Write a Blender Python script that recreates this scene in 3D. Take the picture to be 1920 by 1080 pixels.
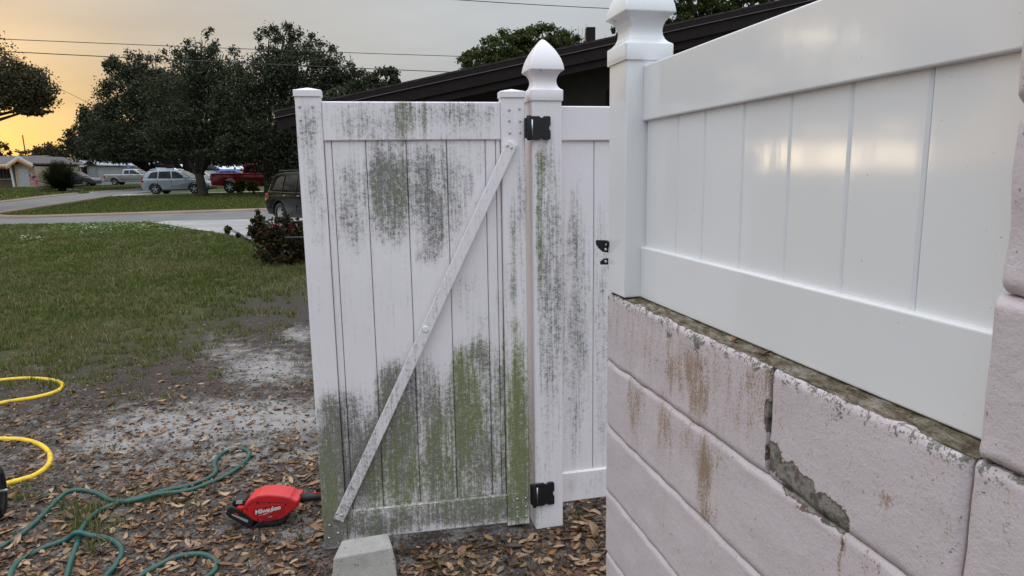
import bpy, bmesh, math, random
import numpy as np
from mathutils import Vector, Matrix, noise as mnoise
for o in list(bpy.data.objects): bpy.data.objects.remove(o, do_unlink=True)
random.seed(7); rng = np.random.default_rng(7)
scene = bpy.context.scene
COL = scene.collection
# ------------------------------------------------------------------ camera
F = 1270.0; PITCH = math.radians(9.6); ROLL = math.radians(0.9); CAMH = 1.54      # focal length in photo pixels (1920 wide)
_f = np.array([0, math.cos(PITCH), -math.sin(PITCH)]); _u0 = np.array([0, math.sin(PITCH), math.cos(PITCH)]); _r0 = np.array([1., 0, 0])
_r = _r0*math.cos(ROLL) - _u0*math.sin(ROLL); _u = _u0*math.cos(ROLL) + _r0*math.sin(ROLL)
cam = bpy.data.cameras.new('camera'); camo = bpy.data.objects.new('camera', cam); COL.objects.link(camo)
camo.matrix_world = Matrix(((_r[0], _u[0], -_f[0], 0), (_r[1], _u[1], -_f[1], 0), (_r[2], _u[2], -_f[2], CAMH), (0, 0, 0, 1)))
cam.sensor_width = 36; cam.lens = F/1920*36; cam.clip_start = 0.05; cam.clip_end = 3000
scene.camera = camo
# ------------------------------------------------------------------ sky, sun, exposure
SUN_AZ = math.radians(-49.0); SUN_EL = math.radians(2.0)       # azimuth measured from +Y towards +X
sund = Vector((math.sin(SUN_AZ)*math.cos(SUN_EL), math.cos(SUN_AZ)*math.cos(SUN_EL), math.sin(SUN_EL)))
world = bpy.data.worlds.new('World'); scene.world = world; world.use_nodes = True
def build_world():
    nt = world.node_tree; nt.nodes.clear()
    def n(t, **k):
        x = nt.nodes.new(t)
        for a, b in k.items(): setattr(x, a, b)
        return x
    L = nt.links.new
    def math_(op, a, b=None, clamp=False):
        m = n('ShaderNodeMath', operation=op); m.use_clamp = clamp
        for i, v in enumerate((a, b)):
            if v is None: continue
            if isinstance(v, (int, float)): m.inputs[i].default_value = v
            else: L(v, m.inputs[i])
        return m.outputs[0]
    def mix(fac, a, b, mode='MIX'):
        m = n('ShaderNodeMix', data_type='RGBA', blend_type=mode)
        for i, v in ((0, fac), (6, a), (7, b)):
            if isinstance(v, (int, float)): m.inputs[i].default_value = v
            elif isinstance(v, tuple): m.inputs[i].default_value = (*v, 1)
            else: L(v, m.inputs[i])
        return m.outputs[2]
    sky = n('ShaderNodeTexSky', sky_type='NISHITA'); sky.sun_disc = False
    sky.sun_elevation = SUN_EL; sky.sun_rotation = SUN_AZ; sky.air_density = 1.2; sky.dust_density = 2.5; sky.ozone_density = 1.0
    tc = n('ShaderNodeTexCoord'); sep = n('ShaderNodeSeparateXYZ'); L(tc.outputs['Generated'], sep.inputs[0])
    z = math_('MAXIMUM', sep.outputs[2], 0.0)
    dot = n('ShaderNodeVectorMath', operation='DOT_PRODUCT'); L(tc.outputs['Generated'], dot.inputs[0]); dot.inputs[1].default_value = sund
    c = math_('MAXIMUM', dot.outputs['Value'], 0.0)
    near = math_('POWER', c, 2.5); glow = math_('POWER', c, 18.0); core = math_('POWER', c, 700.0)
    # thin evening overcast: warm towards the sunset, cool away from it, brightened overhead beyond plain overcast to light upright faces
    low = math_('POWER', math_('SUBTRACT', 1.0, z), 7.0)
    mp = n('ShaderNodeMapping'); mp.inputs['Scale'].default_value = (2.2, 2.2, 9.0); L(tc.outputs['Generated'], mp.inputs[0])
    nz = n('ShaderNodeTexNoise'); nz.inputs['Scale'].default_value = 1.6; nz.inputs['Detail'].default_value = 5; nz.inputs['Roughness'].default_value = .5; L(mp.outputs[0], nz.inputs['Vector'])
    base = mix(near, (.50, .552, .61), (.45, .425, .385))
    base = mix(math_('MULTIPLY', glow, low), base, (2.3, 1.35, .12))
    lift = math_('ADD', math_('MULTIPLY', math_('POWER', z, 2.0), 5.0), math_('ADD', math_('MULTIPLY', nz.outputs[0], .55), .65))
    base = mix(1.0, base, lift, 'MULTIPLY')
    hot = math_('MULTIPLY', core, 2.0)
    hc = mix(1.0, (1.0, .62, .16), hot, 'MULTIPLY')
    bg1 = n('ShaderNodeBackground'); bg1.inputs[1].default_value = SKY_STRENGTH; L(sky.outputs[0], bg1.inputs[0])
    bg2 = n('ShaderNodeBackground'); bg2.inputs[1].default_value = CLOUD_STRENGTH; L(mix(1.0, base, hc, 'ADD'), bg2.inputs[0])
    ad = n('ShaderNodeAddShader'); L(bg1.outputs[0], ad.inputs[0]); L(bg2.outputs[0], ad.inputs[1])
    out = n('ShaderNodeOutputWorld'); L(ad.outputs[0], out.inputs[0])
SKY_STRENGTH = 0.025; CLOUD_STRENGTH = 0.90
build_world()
sl = bpy.data.lights.new('sun', 'SUN'); sl.energy = 0.5; sl.angle = math.radians(16); sl.color = (1.0, .84, .64)
so = bpy.data.objects.new('sun', sl); COL.objects.link(so); so.rotation_euler = (-sund).to_track_quat('-Z', 'Y').to_euler(); so.location = (-30, 20, 20)
scene.view_settings.view_transform = 'Standard'; scene.view_settings.look = 'None'; scene.view_settings.gamma = 1
scene.view_settings.use_curve_mapping = False; scene.view_settings.exposure = 0.0
# ------------------------------------------------------------------ photo geometry helpers
ANG = math.radians(13.0)
D = np.array([-math.sin(ANG), math.cos(ANG), 0]); N = np.array([math.cos(ANG), math.sin(ANG), 0])   # fence line / street grid axes
ORI = np.array([0, 0, CAMH])
GY = [0, 28, 47.5, 85, 250]; GZ = [0, 0, .45, .9, 2.2]
def gh(Y): return np.interp(Y, GY, GZ)
def proj(P):
    d = np.asarray(P, float) - ORI; z = d @ _f
    return 960 + F*(d @ _r)/z, 540 - F*(d @ _u)/z
def ray(x, y): return _f + _r*(x-960)/F - _u*(y-540)/F
def gnd(x, y, z=None):
    d = ray(x, y)
    if z is not None: return ORI + d*((z-CAMH)/d[2])
    zz = 0.
    for _ in range(60):
        t = (zz-CAMH)/d[2]; zz = .5*zz + .5*float(gh(d[1]*t))
    return ORI + d*t
def atY(x, y, Y):
    d = ray(x, y); return ORI + d*(Y/d[1])
def grid(a, b, z=0.): p = N*a + D*b; return np.array([p[0], p[1], z])   # street grid -> world
# ------------------------------------------------------------------ scene helpers
def thing(name, label, cat, loc=(0, 0, 0), rotz=0., group=None):
    o = bpy.data.objects.new(name, None); COL.objects.link(o); o.empty_display_size = .1
    o.location = tuple(float(c) for c in loc); o.rotation_euler = (0, 0, rotz); o['label'] = label; o['category'] = cat
    if group: o['group'] = group
    return o
def tag(o, label, cat, group=None):
    o['label'] = label; o['category'] = cat
    if group: o['group'] = group
    return o
def struct(o): o['kind'] = 'structure'; return o
def link_mesh(name, me, mat, parent=None, smooth=False):
    if mat is not None and len(me.materials) == 0: me.materials.append(mat)
    o = bpy.data.objects.new(name, me); COL.objects.link(o)
    if smooth: me.polygons.foreach_set('use_smooth', [True]*len(me.polygons))
    if parent is not None: o.parent = parent
    return o
class MB:
    def __init__(s): s.v = []; s.f = []
    def add(s, vs, fs):
        b = len(s.v); s.v += [tuple(float(c) for c in v) for v in vs]; s.f += [tuple(b+i for i in f) for f in fs]; return s
    def box(s, x0, x1, y0, y1, z0, z1):
        return s.add([(x0,y0,z0),(x1,y0,z0),(x1,y1,z0),(x0,y1,z0),(x0,y0,z1),(x1,y0,z1),(x1,y1,z1),(x0,y1,z1)],
                     [(3,2,1,0),(4,5,6,7),(0,1,5,4),(1,2,6,5),(2,3,7,6),(3,0,4,7)])
    def prism(s, poly, fn, d0, d1):          # poly of 2-D points (counter-clockwise seen from the d0 side), fn(p, d) -> 3-D
        n = len(poly); vs = [fn(p, d0) for p in poly] + [fn(p, d1) for p in poly]
        return s.add(vs, [tuple(range(n)), tuple(range(2*n-1, n-1, -1))] + [(i, n+i, n+(i+1) % n, (i+1) % n) for i in range(n)])
    def tube(s, pts, rad, n=8, caps=True):
        pts = [Vector(p) for p in pts]
        if not hasattr(rad, '__len__'): rad = [rad]*len(pts)
        vs = []; fs = []; t0 = (pts[1]-pts[0]).normalized()
        u = t0.orthogonal().normalized()
        for i, p in enumerate(pts):
            t = (pts[min(i+1, len(pts)-1)] - pts[max(i-1, 0)]).normalized()
            u = (u - t*u.dot(t)); u = u.normalized() if u.length > 1e-6 else t.orthogonal().normalized()
            w = t.cross(u)
            for k in range(n):
                a = 2*math.pi*k/n; vs.append(p + (u*math.cos(a) + w*math.sin(a))*rad[i])
        for i in range(len(pts)-1):
            for k in range(n):
                fs.append((i*n+k, i*n+(k+1) % n, (i+1)*n+(k+1) % n, (i+1)*n+k))
        if caps: fs.append(tuple(range(n-1, -1, -1))); fs.append(tuple((len(pts)-1)*n+k for k in range(n)))
        return s.add(vs, fs)
    def lathe(s, prof, n=16, c=(0, 0, 0), axis='z', cap=True, rot=0.):    # prof: (r, h)
        vs = []; fs = []
        for r, h in prof:
            for k in range(n):
                a = 2*math.pi*k/n + rot; x, y = r*math.cos(a), r*math.sin(a)
                vs.append({'z': (c[0]+x, c[1]+y, c[2]+h), 'y': (c[0]+x, c[1]+h, c[2]-y), 'x': (c[0]+h, c[1]+x, c[2]+y)}[axis])
        for i in range(len(prof)-1):
            for k in range(n): fs.append((i*n+k, i*n+(k+1) % n, (i+1)*n+(k+1) % n, (i+1)*n+k))
        if cap: fs.append(tuple(range(n-1, -1, -1))); fs.append(tuple((len(prof)-1)*n+k for k in range(n)))
        return s.add(vs, fs)
    def mesh(s, name, bevel=0., seg=2, angle=30):
        me = bpy.data.meshes.new(name); me.from_pydata(s.v, [], s.f); me.update()
        if bevel:
            bm = bmesh.new(); bm.from_mesh(me)
            bmesh.ops.recalc_face_normals(bm, faces=bm.faces[:])
            ed = [e for e in bm.edges if len(e.link_faces) == 2 and e.calc_face_angle(0) > math.radians(angle)]
            bmesh.ops.bevel(bm, geom=ed, offset=bevel, segments=seg, profile=.5, affect='EDGES', clamp_overlap=True)
            bm.to_mesh(me); bm.free()
        else:
            bm = bmesh.new(); bm.from_mesh(me); bmesh.ops.recalc_face_normals(bm, faces=bm.faces[:]); bm.to_mesh(me); bm.free()
        return me
    def build(s, name, mat, parent=None, bevel=0., seg=2, smooth=False, angle=30):
        return link_mesh(name, s.mesh(name, bevel, seg, angle), mat, parent, smooth)
def np_mesh(name, V, Fc, mat, parent=None, col=None, smooth=False):
    V = np.asarray(V, np.float32); Fc = np.asarray(Fc, np.int32); k = Fc.shape[1]
    me = bpy.data.meshes.new(name); me.vertices.add(len(V)); me.vertices.foreach_set('co', V.ravel())
    me.loops.add(Fc.size); me.loops.foreach_set('vertex_index', Fc.ravel())
    me.polygons.add(len(Fc)); me.polygons.foreach_set('loop_start', np.arange(0, Fc.size, k, dtype=np.int32)); me.polygons.foreach_set('loop_total', np.full(len(Fc), k, np.int32))
    me.update(calc_edges=True)
    if col is not None: set_col(me, col)
    return link_mesh(name, me, mat, parent, smooth)
def set_col(me, col, name='col'):
    a = me.color_attributes.new(name, 'FLOAT_COLOR', 'POINT'); c = np.ones((len(col), 4), np.float32); c[:, :col.shape[1]] = col
    a.data.foreach_set('color', c.ravel())
def wpos(o):    # world positions of a mesh object's vertices (parents are plain empties)
    n = len(o.data.vertices); v = np.empty(n*3, np.float32); o.data.vertices.foreach_get('co', v); v = v.reshape(-1, 3).astype(float)
    M = Matrix.Identity(4); q = o
    while q is not None: M = q.matrix_basis @ M; q = q.parent
    M = np.array(M); return v @ M[:3, :3].T + M[:3, 3]
def vnoise(P, s, seed=0.):
    return np.array([mnoise.noise(Vector((p[0]*s+seed, p[1]*s+seed*1.7, (p[2] if len(p) > 2 else 0)*s-seed))) for p in P])
def gridbox(x0, x1, y0, y1, z0, z1, cell=.025, bev=.003):    # box whose front (-y) face is finely divided so that stains can be stored on it
    nx = max(1, int(round((x1-x0)/cell))); nz = max(1, int(round((z1-z0)/cell)))
    xs = np.linspace(x0+bev, x1-bev, nx+1); zs = np.linspace(z0+bev, z1-bev, nz+1)
    if bev == 0:                                             # closer rows next to the joints
        e = np.array([0, .003, .007, .012, .018]); xs = np.concatenate([x0+e, np.linspace(x0+.03, x1-.03, nx-1), x1-e[::-1]]); zs = np.concatenate([z0+e, np.linspace(z0+.03, z1-.03, nz-1), z1-e[::-1]])
        nx = len(xs)-1; nz = len(zs)-1
    m = MB()
    vs = [(x, y0, z) for z in zs for x in xs]; fs = [(j*(nx+1)+i, j*(nx+1)+i+1, (j+1)*(nx+1)+i+1, (j+1)*(nx+1)+i) for j in range(nz) for i in range(nx)]
    b = [j for j in range(nx+1)] + [j*(nx+1)+nx for j in range(1, nz+1)] + [nz*(nx+1)+i for i in range(nx-1, -1, -1)] + [j*(nx+1) for j in range(nz-1, 0, -1)]
    L_ = len(b)
    def push(p, q): return (x0 if p[0] < x0+bev+1e-6 else x1 if p[0] > x1-bev-1e-6 else p[0], q, z0 if p[2] < z0+bev+1e-6 else z1 if p[2] > z1-bev-1e-6 else p[2])
    rings = [b]
    for q in ([y0+bev, y1] if bev else [y1]):
        B = len(vs); vs += [push(vs[i], q) for i in b]; rings.append(list(range(B, B+L_)))
    for ra, rb in zip(rings[:-1], rings[1:]):
        for k in range(L_): k2 = (k+1) % L_; fs.append((ra[k2], ra[k], rb[k], rb[k2]))
    fs.append(tuple(rings[-1]))
    return m.add(vs, fs)
# ------------------------------------------------------------------ materials
class NT:
    def __init__(s, name):
        s.m = bpy.data.materials.new(name); s.m.use_nodes = True; s.t = s.m.node_tree; s.b = s.t.nodes['Principled BSDF']; s.l = s.t.links.new
    def n(s, t, **k):
        x = s.t.nodes.new(t)
        for a, b in k.items(): setattr(x, a, b)
        return x
    def put(s, sock, v):
        if isinstance(v, (int, float)): sock.default_value = v
        elif isinstance(v, tuple): sock.default_value = (*v, 1) if len(sock.default_value) == 4 and len(v) == 3 else v
        else: s.l(v, sock)
    def math(s, op, a, b=None, clamp=False):
        m = s.n('ShaderNodeMath', operation=op); m.use_clamp = clamp; s.put(m.inputs[0], a)
        if b is not None: s.put(m.inputs[1], b)
        return m.outputs[0]
    def mix(s, fac, a, b, mode='MIX'):
        m = s.n('ShaderNodeMix', data_type='RGBA', blend_type=mode); s.put(m.inputs[0], fac); s.put(m.inputs[6], a); s.put(m.inputs[7], b); return m.outputs[2]
    def pos(s): return s.n('ShaderNodeNewGeometry').outputs['Position']
    def objc(s): return s.n('ShaderNodeTexCoord').outputs['Object']
    def noise(s, scale, detail=3, rough=.55, vec=None, stretch=None, dist=0.):
        vec = vec if vec is not None else s.pos()
        if stretch: mp = s.n('ShaderNodeMapping'); mp.inputs['Scale'].default_value = stretch; s.l(vec, mp.inputs[0]); vec = mp.outputs[0]
        x = s.n('ShaderNodeTexNoise'); x.inputs['Scale'].default_value = scale; x.inputs['Detail'].default_value = detail; x.inputs['Roughness'].default_value = rough
        x.inputs['Distortion'].default_value = dist; s.l(vec, x.inputs['Vector']); return x.outputs[0]
    def step(s, v, lo, hi):
        m = s.n('ShaderNodeMapRange', interpolation_type='SMOOTHSTEP'); s.put(m.inputs[0], v); m.inputs[1].default_value = lo; m.inputs[2].default_value = hi; return m.outputs[0]
    def ramp(s, v, stops):
        r = s.n('ShaderNodeValToRGB'); s.put(r.inputs[0], v); e = r.color_ramp.elements
        while len(e) < len(stops): e.new(.5)
        for i, (p, c) in enumerate(stops): e[i].position = p; e[i].color = (*c, 1)
        return r.outputs[0]
    def attr(s, name='col'):
        a = s.n('ShaderNodeAttribute'); a.attribute_name = name; q = s.n('ShaderNodeSeparateColor'); s.l(a.outputs['Color'], q.inputs[0]); return a.outputs['Color'], q.outputs
    def bump(s, h, strength=.3, dist=.01):
        b = s.n('ShaderNodeBump'); b.inputs['Strength'].default_value = strength; b.inputs['Distance'].default_value = dist; s.put(b.inputs['Height'], h); s.l(b.outputs[0], s.b.inputs['Normal'])
    def done(s, color=None, rough=.5, metal=0., spec=.5, **k):
        if color is not None: s.put(s.b.inputs['Base Color'], color)
        s.put(s.b.inputs['Roughness'], rough); s.put(s.b.inputs['Metallic'], metal); s.put(s.b.inputs['Specular IOR Level'], spec)
        for a, v in k.items(): s.put(s.b.inputs[a.replace('_', ' ')], v)
        return s.m
def plain(name, c, rough=.5, metal=0., var=.12, scale=8., spec=.5, bump=0., bscale=60., **k):
    t = NT(name); nz = t.noise(scale, 4, .6, t.objc())
    lo = tuple(x*(1-var) for x in c); hi = tuple(min(1, x*(1+var)) for x in c)
    if bump: t.bump(t.noise(bscale, 4, .6, t.objc()), bump, .01)
    return t.done(t.mix(t.step(nz, .3, .7), lo, hi), rough, metal, spec, **k)
def leafmat(name, rough=.6, trans=.25):
    t = NT(name); c, q = t.attr(); d = t.n('ShaderNodeBsdfDiffuse'); t.l(c, d.inputs[0])
    tr = t.n('ShaderNodeBsdfTranslucent'); t.l(c, tr.inputs[0]); gl = t.n('ShaderNodeBsdfGlossy'); gl.inputs['Roughness'].default_value = .45; gl.inputs[0].default_value = (1, 1, 1, 1)
    m1 = t.n('ShaderNodeMixShader'); m1.inputs[0].default_value = trans; t.l(d.outputs[0], m1.inputs[1]); t.l(tr.outputs[0], m1.inputs[2])
    m2 = t.n('ShaderNodeMixShader'); m2.inputs[0].default_value = .012; t.l(m1.outputs[0], m2.inputs[1]); t.l(gl.outputs[0], m2.inputs[2])
    t.l(m2.outputs[0], t.t.nodes['Material Output'].inputs[0]); return t.m
M = {}
def mat_vinyl_clean():
    t = NT('vinyl_white'); sp = t.noise(140, 2, .5); fine = t.noise(500, 2, .5)
    base = t.mix(t.noise(3.0, 3, .5), (.78, .77, .775), (.83, .82, .82))
    dirt = t.math('MULTIPLY', t.step(sp, .745, .79), .5)
    base = t.mix(dirt, base, (.16, .11, .07))
    t.bump(t.math('ADD', t.noise(5, 2, .5, None, (1, 1, .35)), t.math('MULTIPLY', t.noise(26, 3, .6, None, (1, 1, .06)), .10)), .12, .02)
    return t.done(base, .10, 0, .5)
def mat_vinyl_grime():
    t = NT('vinyl_mildewed'); _, q = t.attr('grime'); d, g, w = q[0], q[1], q[2]
    fine = t.noise(230, 8, .80); mid = t.noise(60, 7, .74); streak = t.noise(75, 4, .6, None, (1, 1, .06)); run = t.noise(240, 3, .6, None, (1, 1, .022)); big = t.noise(13, 3, .6)
    def acc(v0, terms):
        for s_, a in terms: v0 = t.math('ADD', v0, t.math('MULTIPLY', t.math('SUBTRACT', s_, .5), a))
        return v0
    fv = acc(t.math('MULTIPLY', d, 1.22), ((streak, .9), (run, .85), (mid, 1.1), (fine, .7)))
    film = t.math('MULTIPLY', t.step(fv, .16, 1.15), .68)
    m = t.math('MULTIPLY', t.step(acc(t.math('MULTIPLY', d, 1.20), ((fine, 2.5), (mid, 1.7), (streak, .8), (run, .8), (big, .4))), .54, 1.12), .80)
    scr = t.noise(9, 3, .5, None, (1.5, 1.5, 3.2), 2.2); scratch = t.math('MULTIPLY', t.math('SUBTRACT', 1.0, t.step(t.math('ABSOLUTE', t.math('SUBTRACT', scr, .5)), .0, .006)), .55)
    keep = t.math('SUBTRACT', 1.0, scratch); m = t.math('MULTIPLY', m, keep); film = t.math('MULTIPLY', film, keep)
    base = t.mix(t.noise(4, 3, .5), (.79, .73, .74), (.86, .80, .81))
    gsel = t.step(t.math('ADD', t.math('MULTIPLY', g, 1.0), t.math('ADD', t.math('MULTIPLY', t.math('SUBTRACT', mid, .5), 1.1), t.math('MULTIPLY', t.math('SUBTRACT', streak, .5), 1.2))), .2, .9)
    dark = t.mix(t.step(fine, .35, .65), (.12, .112, .095), (.045, .043, .036))
    green = t.mix(t.step(fine, .35, .65), (.15, .18, .030), (.055, .072, .012))
    c = t.mix(film, base, t.mix(gsel, (.38, .36, .335), (.27, .31, .085)))
    c = t.mix(m, c, t.mix(gsel, dark, green))
    c = t.mix(t.math('MULTIPLY', w, .8), c, (.30, .17, .08))
    t.bump(t.math('ADD', m, t.math('MULTIPLY', fine, .2)), .12, .004)
    return t.done(c, t.math('ADD', t.math('MULTIPLY', m, .4), .42), 0, .4)
def mat_block():
    t = NT('painted_block'); _, q = t.attr('grime'); rust, moss, peel = q[0], q[1], q[2]
    lump = t.noise(46, 6, .66); fine = t.noise(240, 5, .7); pit = t.noise(120, 2, .5); streak = t.noise(55, 5, .68, None, (1, 1, .16)); mid = t.noise(60, 5, .7)
    base = t.mix(t.noise(6, 4, .6), (.61, .528, .54), (.665, .575, .585))
    pits = t.math('MULTIPLY', t.step(pit, .69, .75), .55)
    base = t.mix(pits, base, (.22, .17, .14))
    rv = t.step(t.math('ADD', rust, t.math('ADD', t.math('MULTIPLY', t.math('SUBTRACT', streak, .5), 1.5), t.math('MULTIPLY', t.math('SUBTRACT', fine, .5), 2.4))), .38, .92)
    c = t.mix(t.math('MULTIPLY', rv, .82), base, t.mix(fine, (.20, .10, .035), (.36, .24, .13)))
    mv = t.step(t.math('ADD', moss, t.math('ADD', t.math('MULTIPLY', t.math('SUBTRACT', mid, .5), 2.4), t.math('MULTIPLY', t.math('SUBTRACT', fine, .5), .9))), .50, .72)
    c = t.mix(t.math('MULTIPLY', mv, .85), c, t.mix(fine, (.07, .075, .055), (.17, .17, .13)))
    pf = t.math('ADD', peel, t.math('ADD', t.math('MULTIPLY', t.math('SUBTRACT', mid, .5), .55), t.math('MULTIPLY', t.math('SUBTRACT', fine, .5), .15)))
    rim = t.step(pf, .42, .50); core = t.step(pf, .52, .56)
    c = t.mix(rim, c, (.16, .095, .05))
    bare = t.ramp(t.noise(42, 5, .65), [(.34, (.06, .05, .04)), (.46, (.16, .145, .125)), (.55, (.30, .285, .26)), (.64, (.22, .15, .085))])
    c = t.mix(core, c, bare)
    h = t.math('ADD', t.math('ADD', t.math('MULTIPLY', lump, .55), t.math('MULTIPLY', fine, .22)), t.math('ADD', t.math('MULTIPLY', pits, -.35), t.math('MULTIPLY', rim, -.8)))
    t.bump(h, .65, .007)
    return t.done(c, .66, 0, .35)
def mat_ledge():
    t = NT('ledge_grime'); a = t.noise(60, 5, .7, None, (1.0, .45, 1)); b = t.noise(220, 4, .7); c = t.noise(11, 3, .6)
    col = t.ramp(t.math('ADD', t.math('MULTIPLY', a, .55), t.math('ADD', t.math('MULTIPLY', b, .3), t.math('MULTIPLY', c, .25))), [(.38, (.035, .03, .022)), (.48, (.11, .085, .05)), (.57, (.26, .21, .15)), (.68, (.48, .44, .40))])
    t.bump(t.math('ADD', a, b), .8, .012)
    return t.done(col, .9, 0, .2)
def mat_ground():
    t = NT('ground_soil'); _, q = t.attr('mask'); sand, grass, red = q[0], q[1], q[2]
    f1 = t.noise(9, 5, .65); f2 = t.noise(60, 5, .7); f3 = t.noise(240, 3, .6); f0 = t.noise(2.2, 4, .6)
    soil = t.ramp(t.math('ADD', t.math('MULTIPLY', f2, .6), t.math('MULTIPLY', f3, .4)), [(.3, (.022, .017, .014)), (.5, (.058, .045, .038)), (.62, (.10, .081, .07)), (.75, (.17, .142, .122))])
    sd = t.mix(t.step(f3, .35, .65), (.25, .228, .215), (.41, .378, .36))
    sd = t.mix(t.math('MULTIPLY', t.step(f2, .58, .68), .8), sd, (.10, .075, .06))
    gr = t.ramp(t.math('ADD', t.math('MULTIPLY', f2, .55), t.math('MULTIPLY', f0, .45)), [(.34, (.026, .030, .012)), (.5, (.058, .066, .020)), (.64, (.10, .094, .04)), (.8, (.14, .115, .065))])
    sv = t.step(t.math('ADD', sand, t.math('ADD', t.math('MULTIPLY', t.math('SUBTRACT', f1, .5), 1.5), t.math('MULTIPLY', t.math('SUBTRACT', f2, .5), 1.1))), .12, .80)
    gv = t.step(t.math('ADD', grass, t.math('ADD', t.math('MULTIPLY', t.math('SUBTRACT', f1, .5), .9), t.math('MULTIPLY', t.math('SUBTRACT', f2, .5), .8))), .40, .72)
    c = t.mix(t.math('MULTIPLY', sv, .9), soil, sd); c = t.mix(gv, c, gr)
    c = t.mix(t.math('MULTIPLY', red, t.step(f3, .4, .6)), c, (.24, .085, .08))
    t.bump(t.math('ADD', t.math('MULTIPLY', f2, .7), t.math('MULTIPLY', f3, .4)), .6, .02)
    return t.done(c, .95, 0, .15)
def mat_asphalt(name, c, crack=.0):
    t = NT(name); a = t.noise(90, 3, .7); b = t.noise(.7, 5, .6); e = t.noise(3.5, 4, .6, None, (.25, 1.6, 1))
    k = t.mix(t.math('MULTIPLY', a, .6), tuple(x*.72 for x in c), tuple(x*1.2 for x in c)); k = t.mix(t.math('MULTIPLY', t.step(b, .42, .7), .35), k, tuple(x*1.45 for x in c))
    k = t.mix(t.math('MULTIPLY', t.step(e, .55, .68), crack), k, tuple(x*.45 for x in c))
    t.bump(a, .2, .005); return t.done(k, .85, 0, .3)
def mat_paint(name, c, rough=.25, metal=.0, coat=.6): 
    t = NT(name); return t.done(t.mix(t.noise(2, 3, .5), tuple(x*.93 for x in c), c), rough, metal, .5, Coat_Weight=coat*.6, Coat_Roughness=.06)
M['vinyl'] = mat_vinyl_clean(); M['grime'] = mat_vinyl_grime(); M['block'] = mat_block(); M['ledge'] = mat_ledge(); M['ground'] = mat_ground()
M['asphalt'] = mat_asphalt('asphalt', (.155, .147, .142), .3); M['drive'] = mat_asphalt('driveway_concrete', (.31, .295, .28), .55); M['kerb'] = mat_asphalt('kerb_concrete', (.27, .185, .14), .3)
M['steel'] = plain('screw_steel', (.55, .55, .54), .3, .9); M['black_metal'] = plain('black_powder_coat', (.012, .012, .013), .45, 0, .2, 30, .4)
M['concrete'] = None
def mat_concrete():
    t = NT('cast_concrete'); a = t.noise(120, 4, .7, t.objc()); b = t.noise(14, 4, .6, t.objc()); p = t.noise(75, 2, .5, t.objc())
    c = t.mix(t.step(b, .3, .7), (.38, .35, .315), (.48, .45, .41)); c = t.mix(t.math('MULTIPLY', a, .35), c, (.22, .21, .19)); c = t.mix(t.math('MULTIPLY', t.step(p, .66, .72), .7), c, (.10, .095, .085))
    t.bump(t.math('ADD', a, t.math('MULTIPLY', t.step(p, .6, .75), -.8)), .5, .006); return t.done(c, .9, 0, .2)
M['concrete'] = mat_concrete()
M['rubber'] = plain('black_rubber', (.016, .016, .017), .7, 0, .3, 40, .3, .3, 80)
M['red_plastic'] = plain('red_plastic', (.56, .018, .022), .36, 0, .1, 12, .5, .05, 300); M['black_plastic'] = plain('black_plastic', (.014, .014, .015), .5, 0, .25, 25, .4, .08, 250); M['red_dark'] = plain('dark_red_plastic', (.40, .012, .016), .42, 0, .1, 12); M['print_white'] = plain('white_print', (.75, .74, .72), .5); M['print_grey'] = plain('grey_print', (.35, .36, .37), .5)
def mat_hose(name, c, dirt):
    t = NT(name); a = t.noise(28, 4, .65); b = t.noise(180, 3, .6)
    k = t.mix(t.math('MULTIPLY', t.step(a, .45, .7), dirt), c, (.10, .085, .055)); t.bump(b, .15, .003); return t.done(k, .42, 0, .5)
M['hose_green'] = mat_hose('green_hose_rubber', (.004, .066, .055), .5); M['hose_yellow'] = mat_hose('yellow_hose_rubber', (.78, .50, .015), .35)
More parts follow.
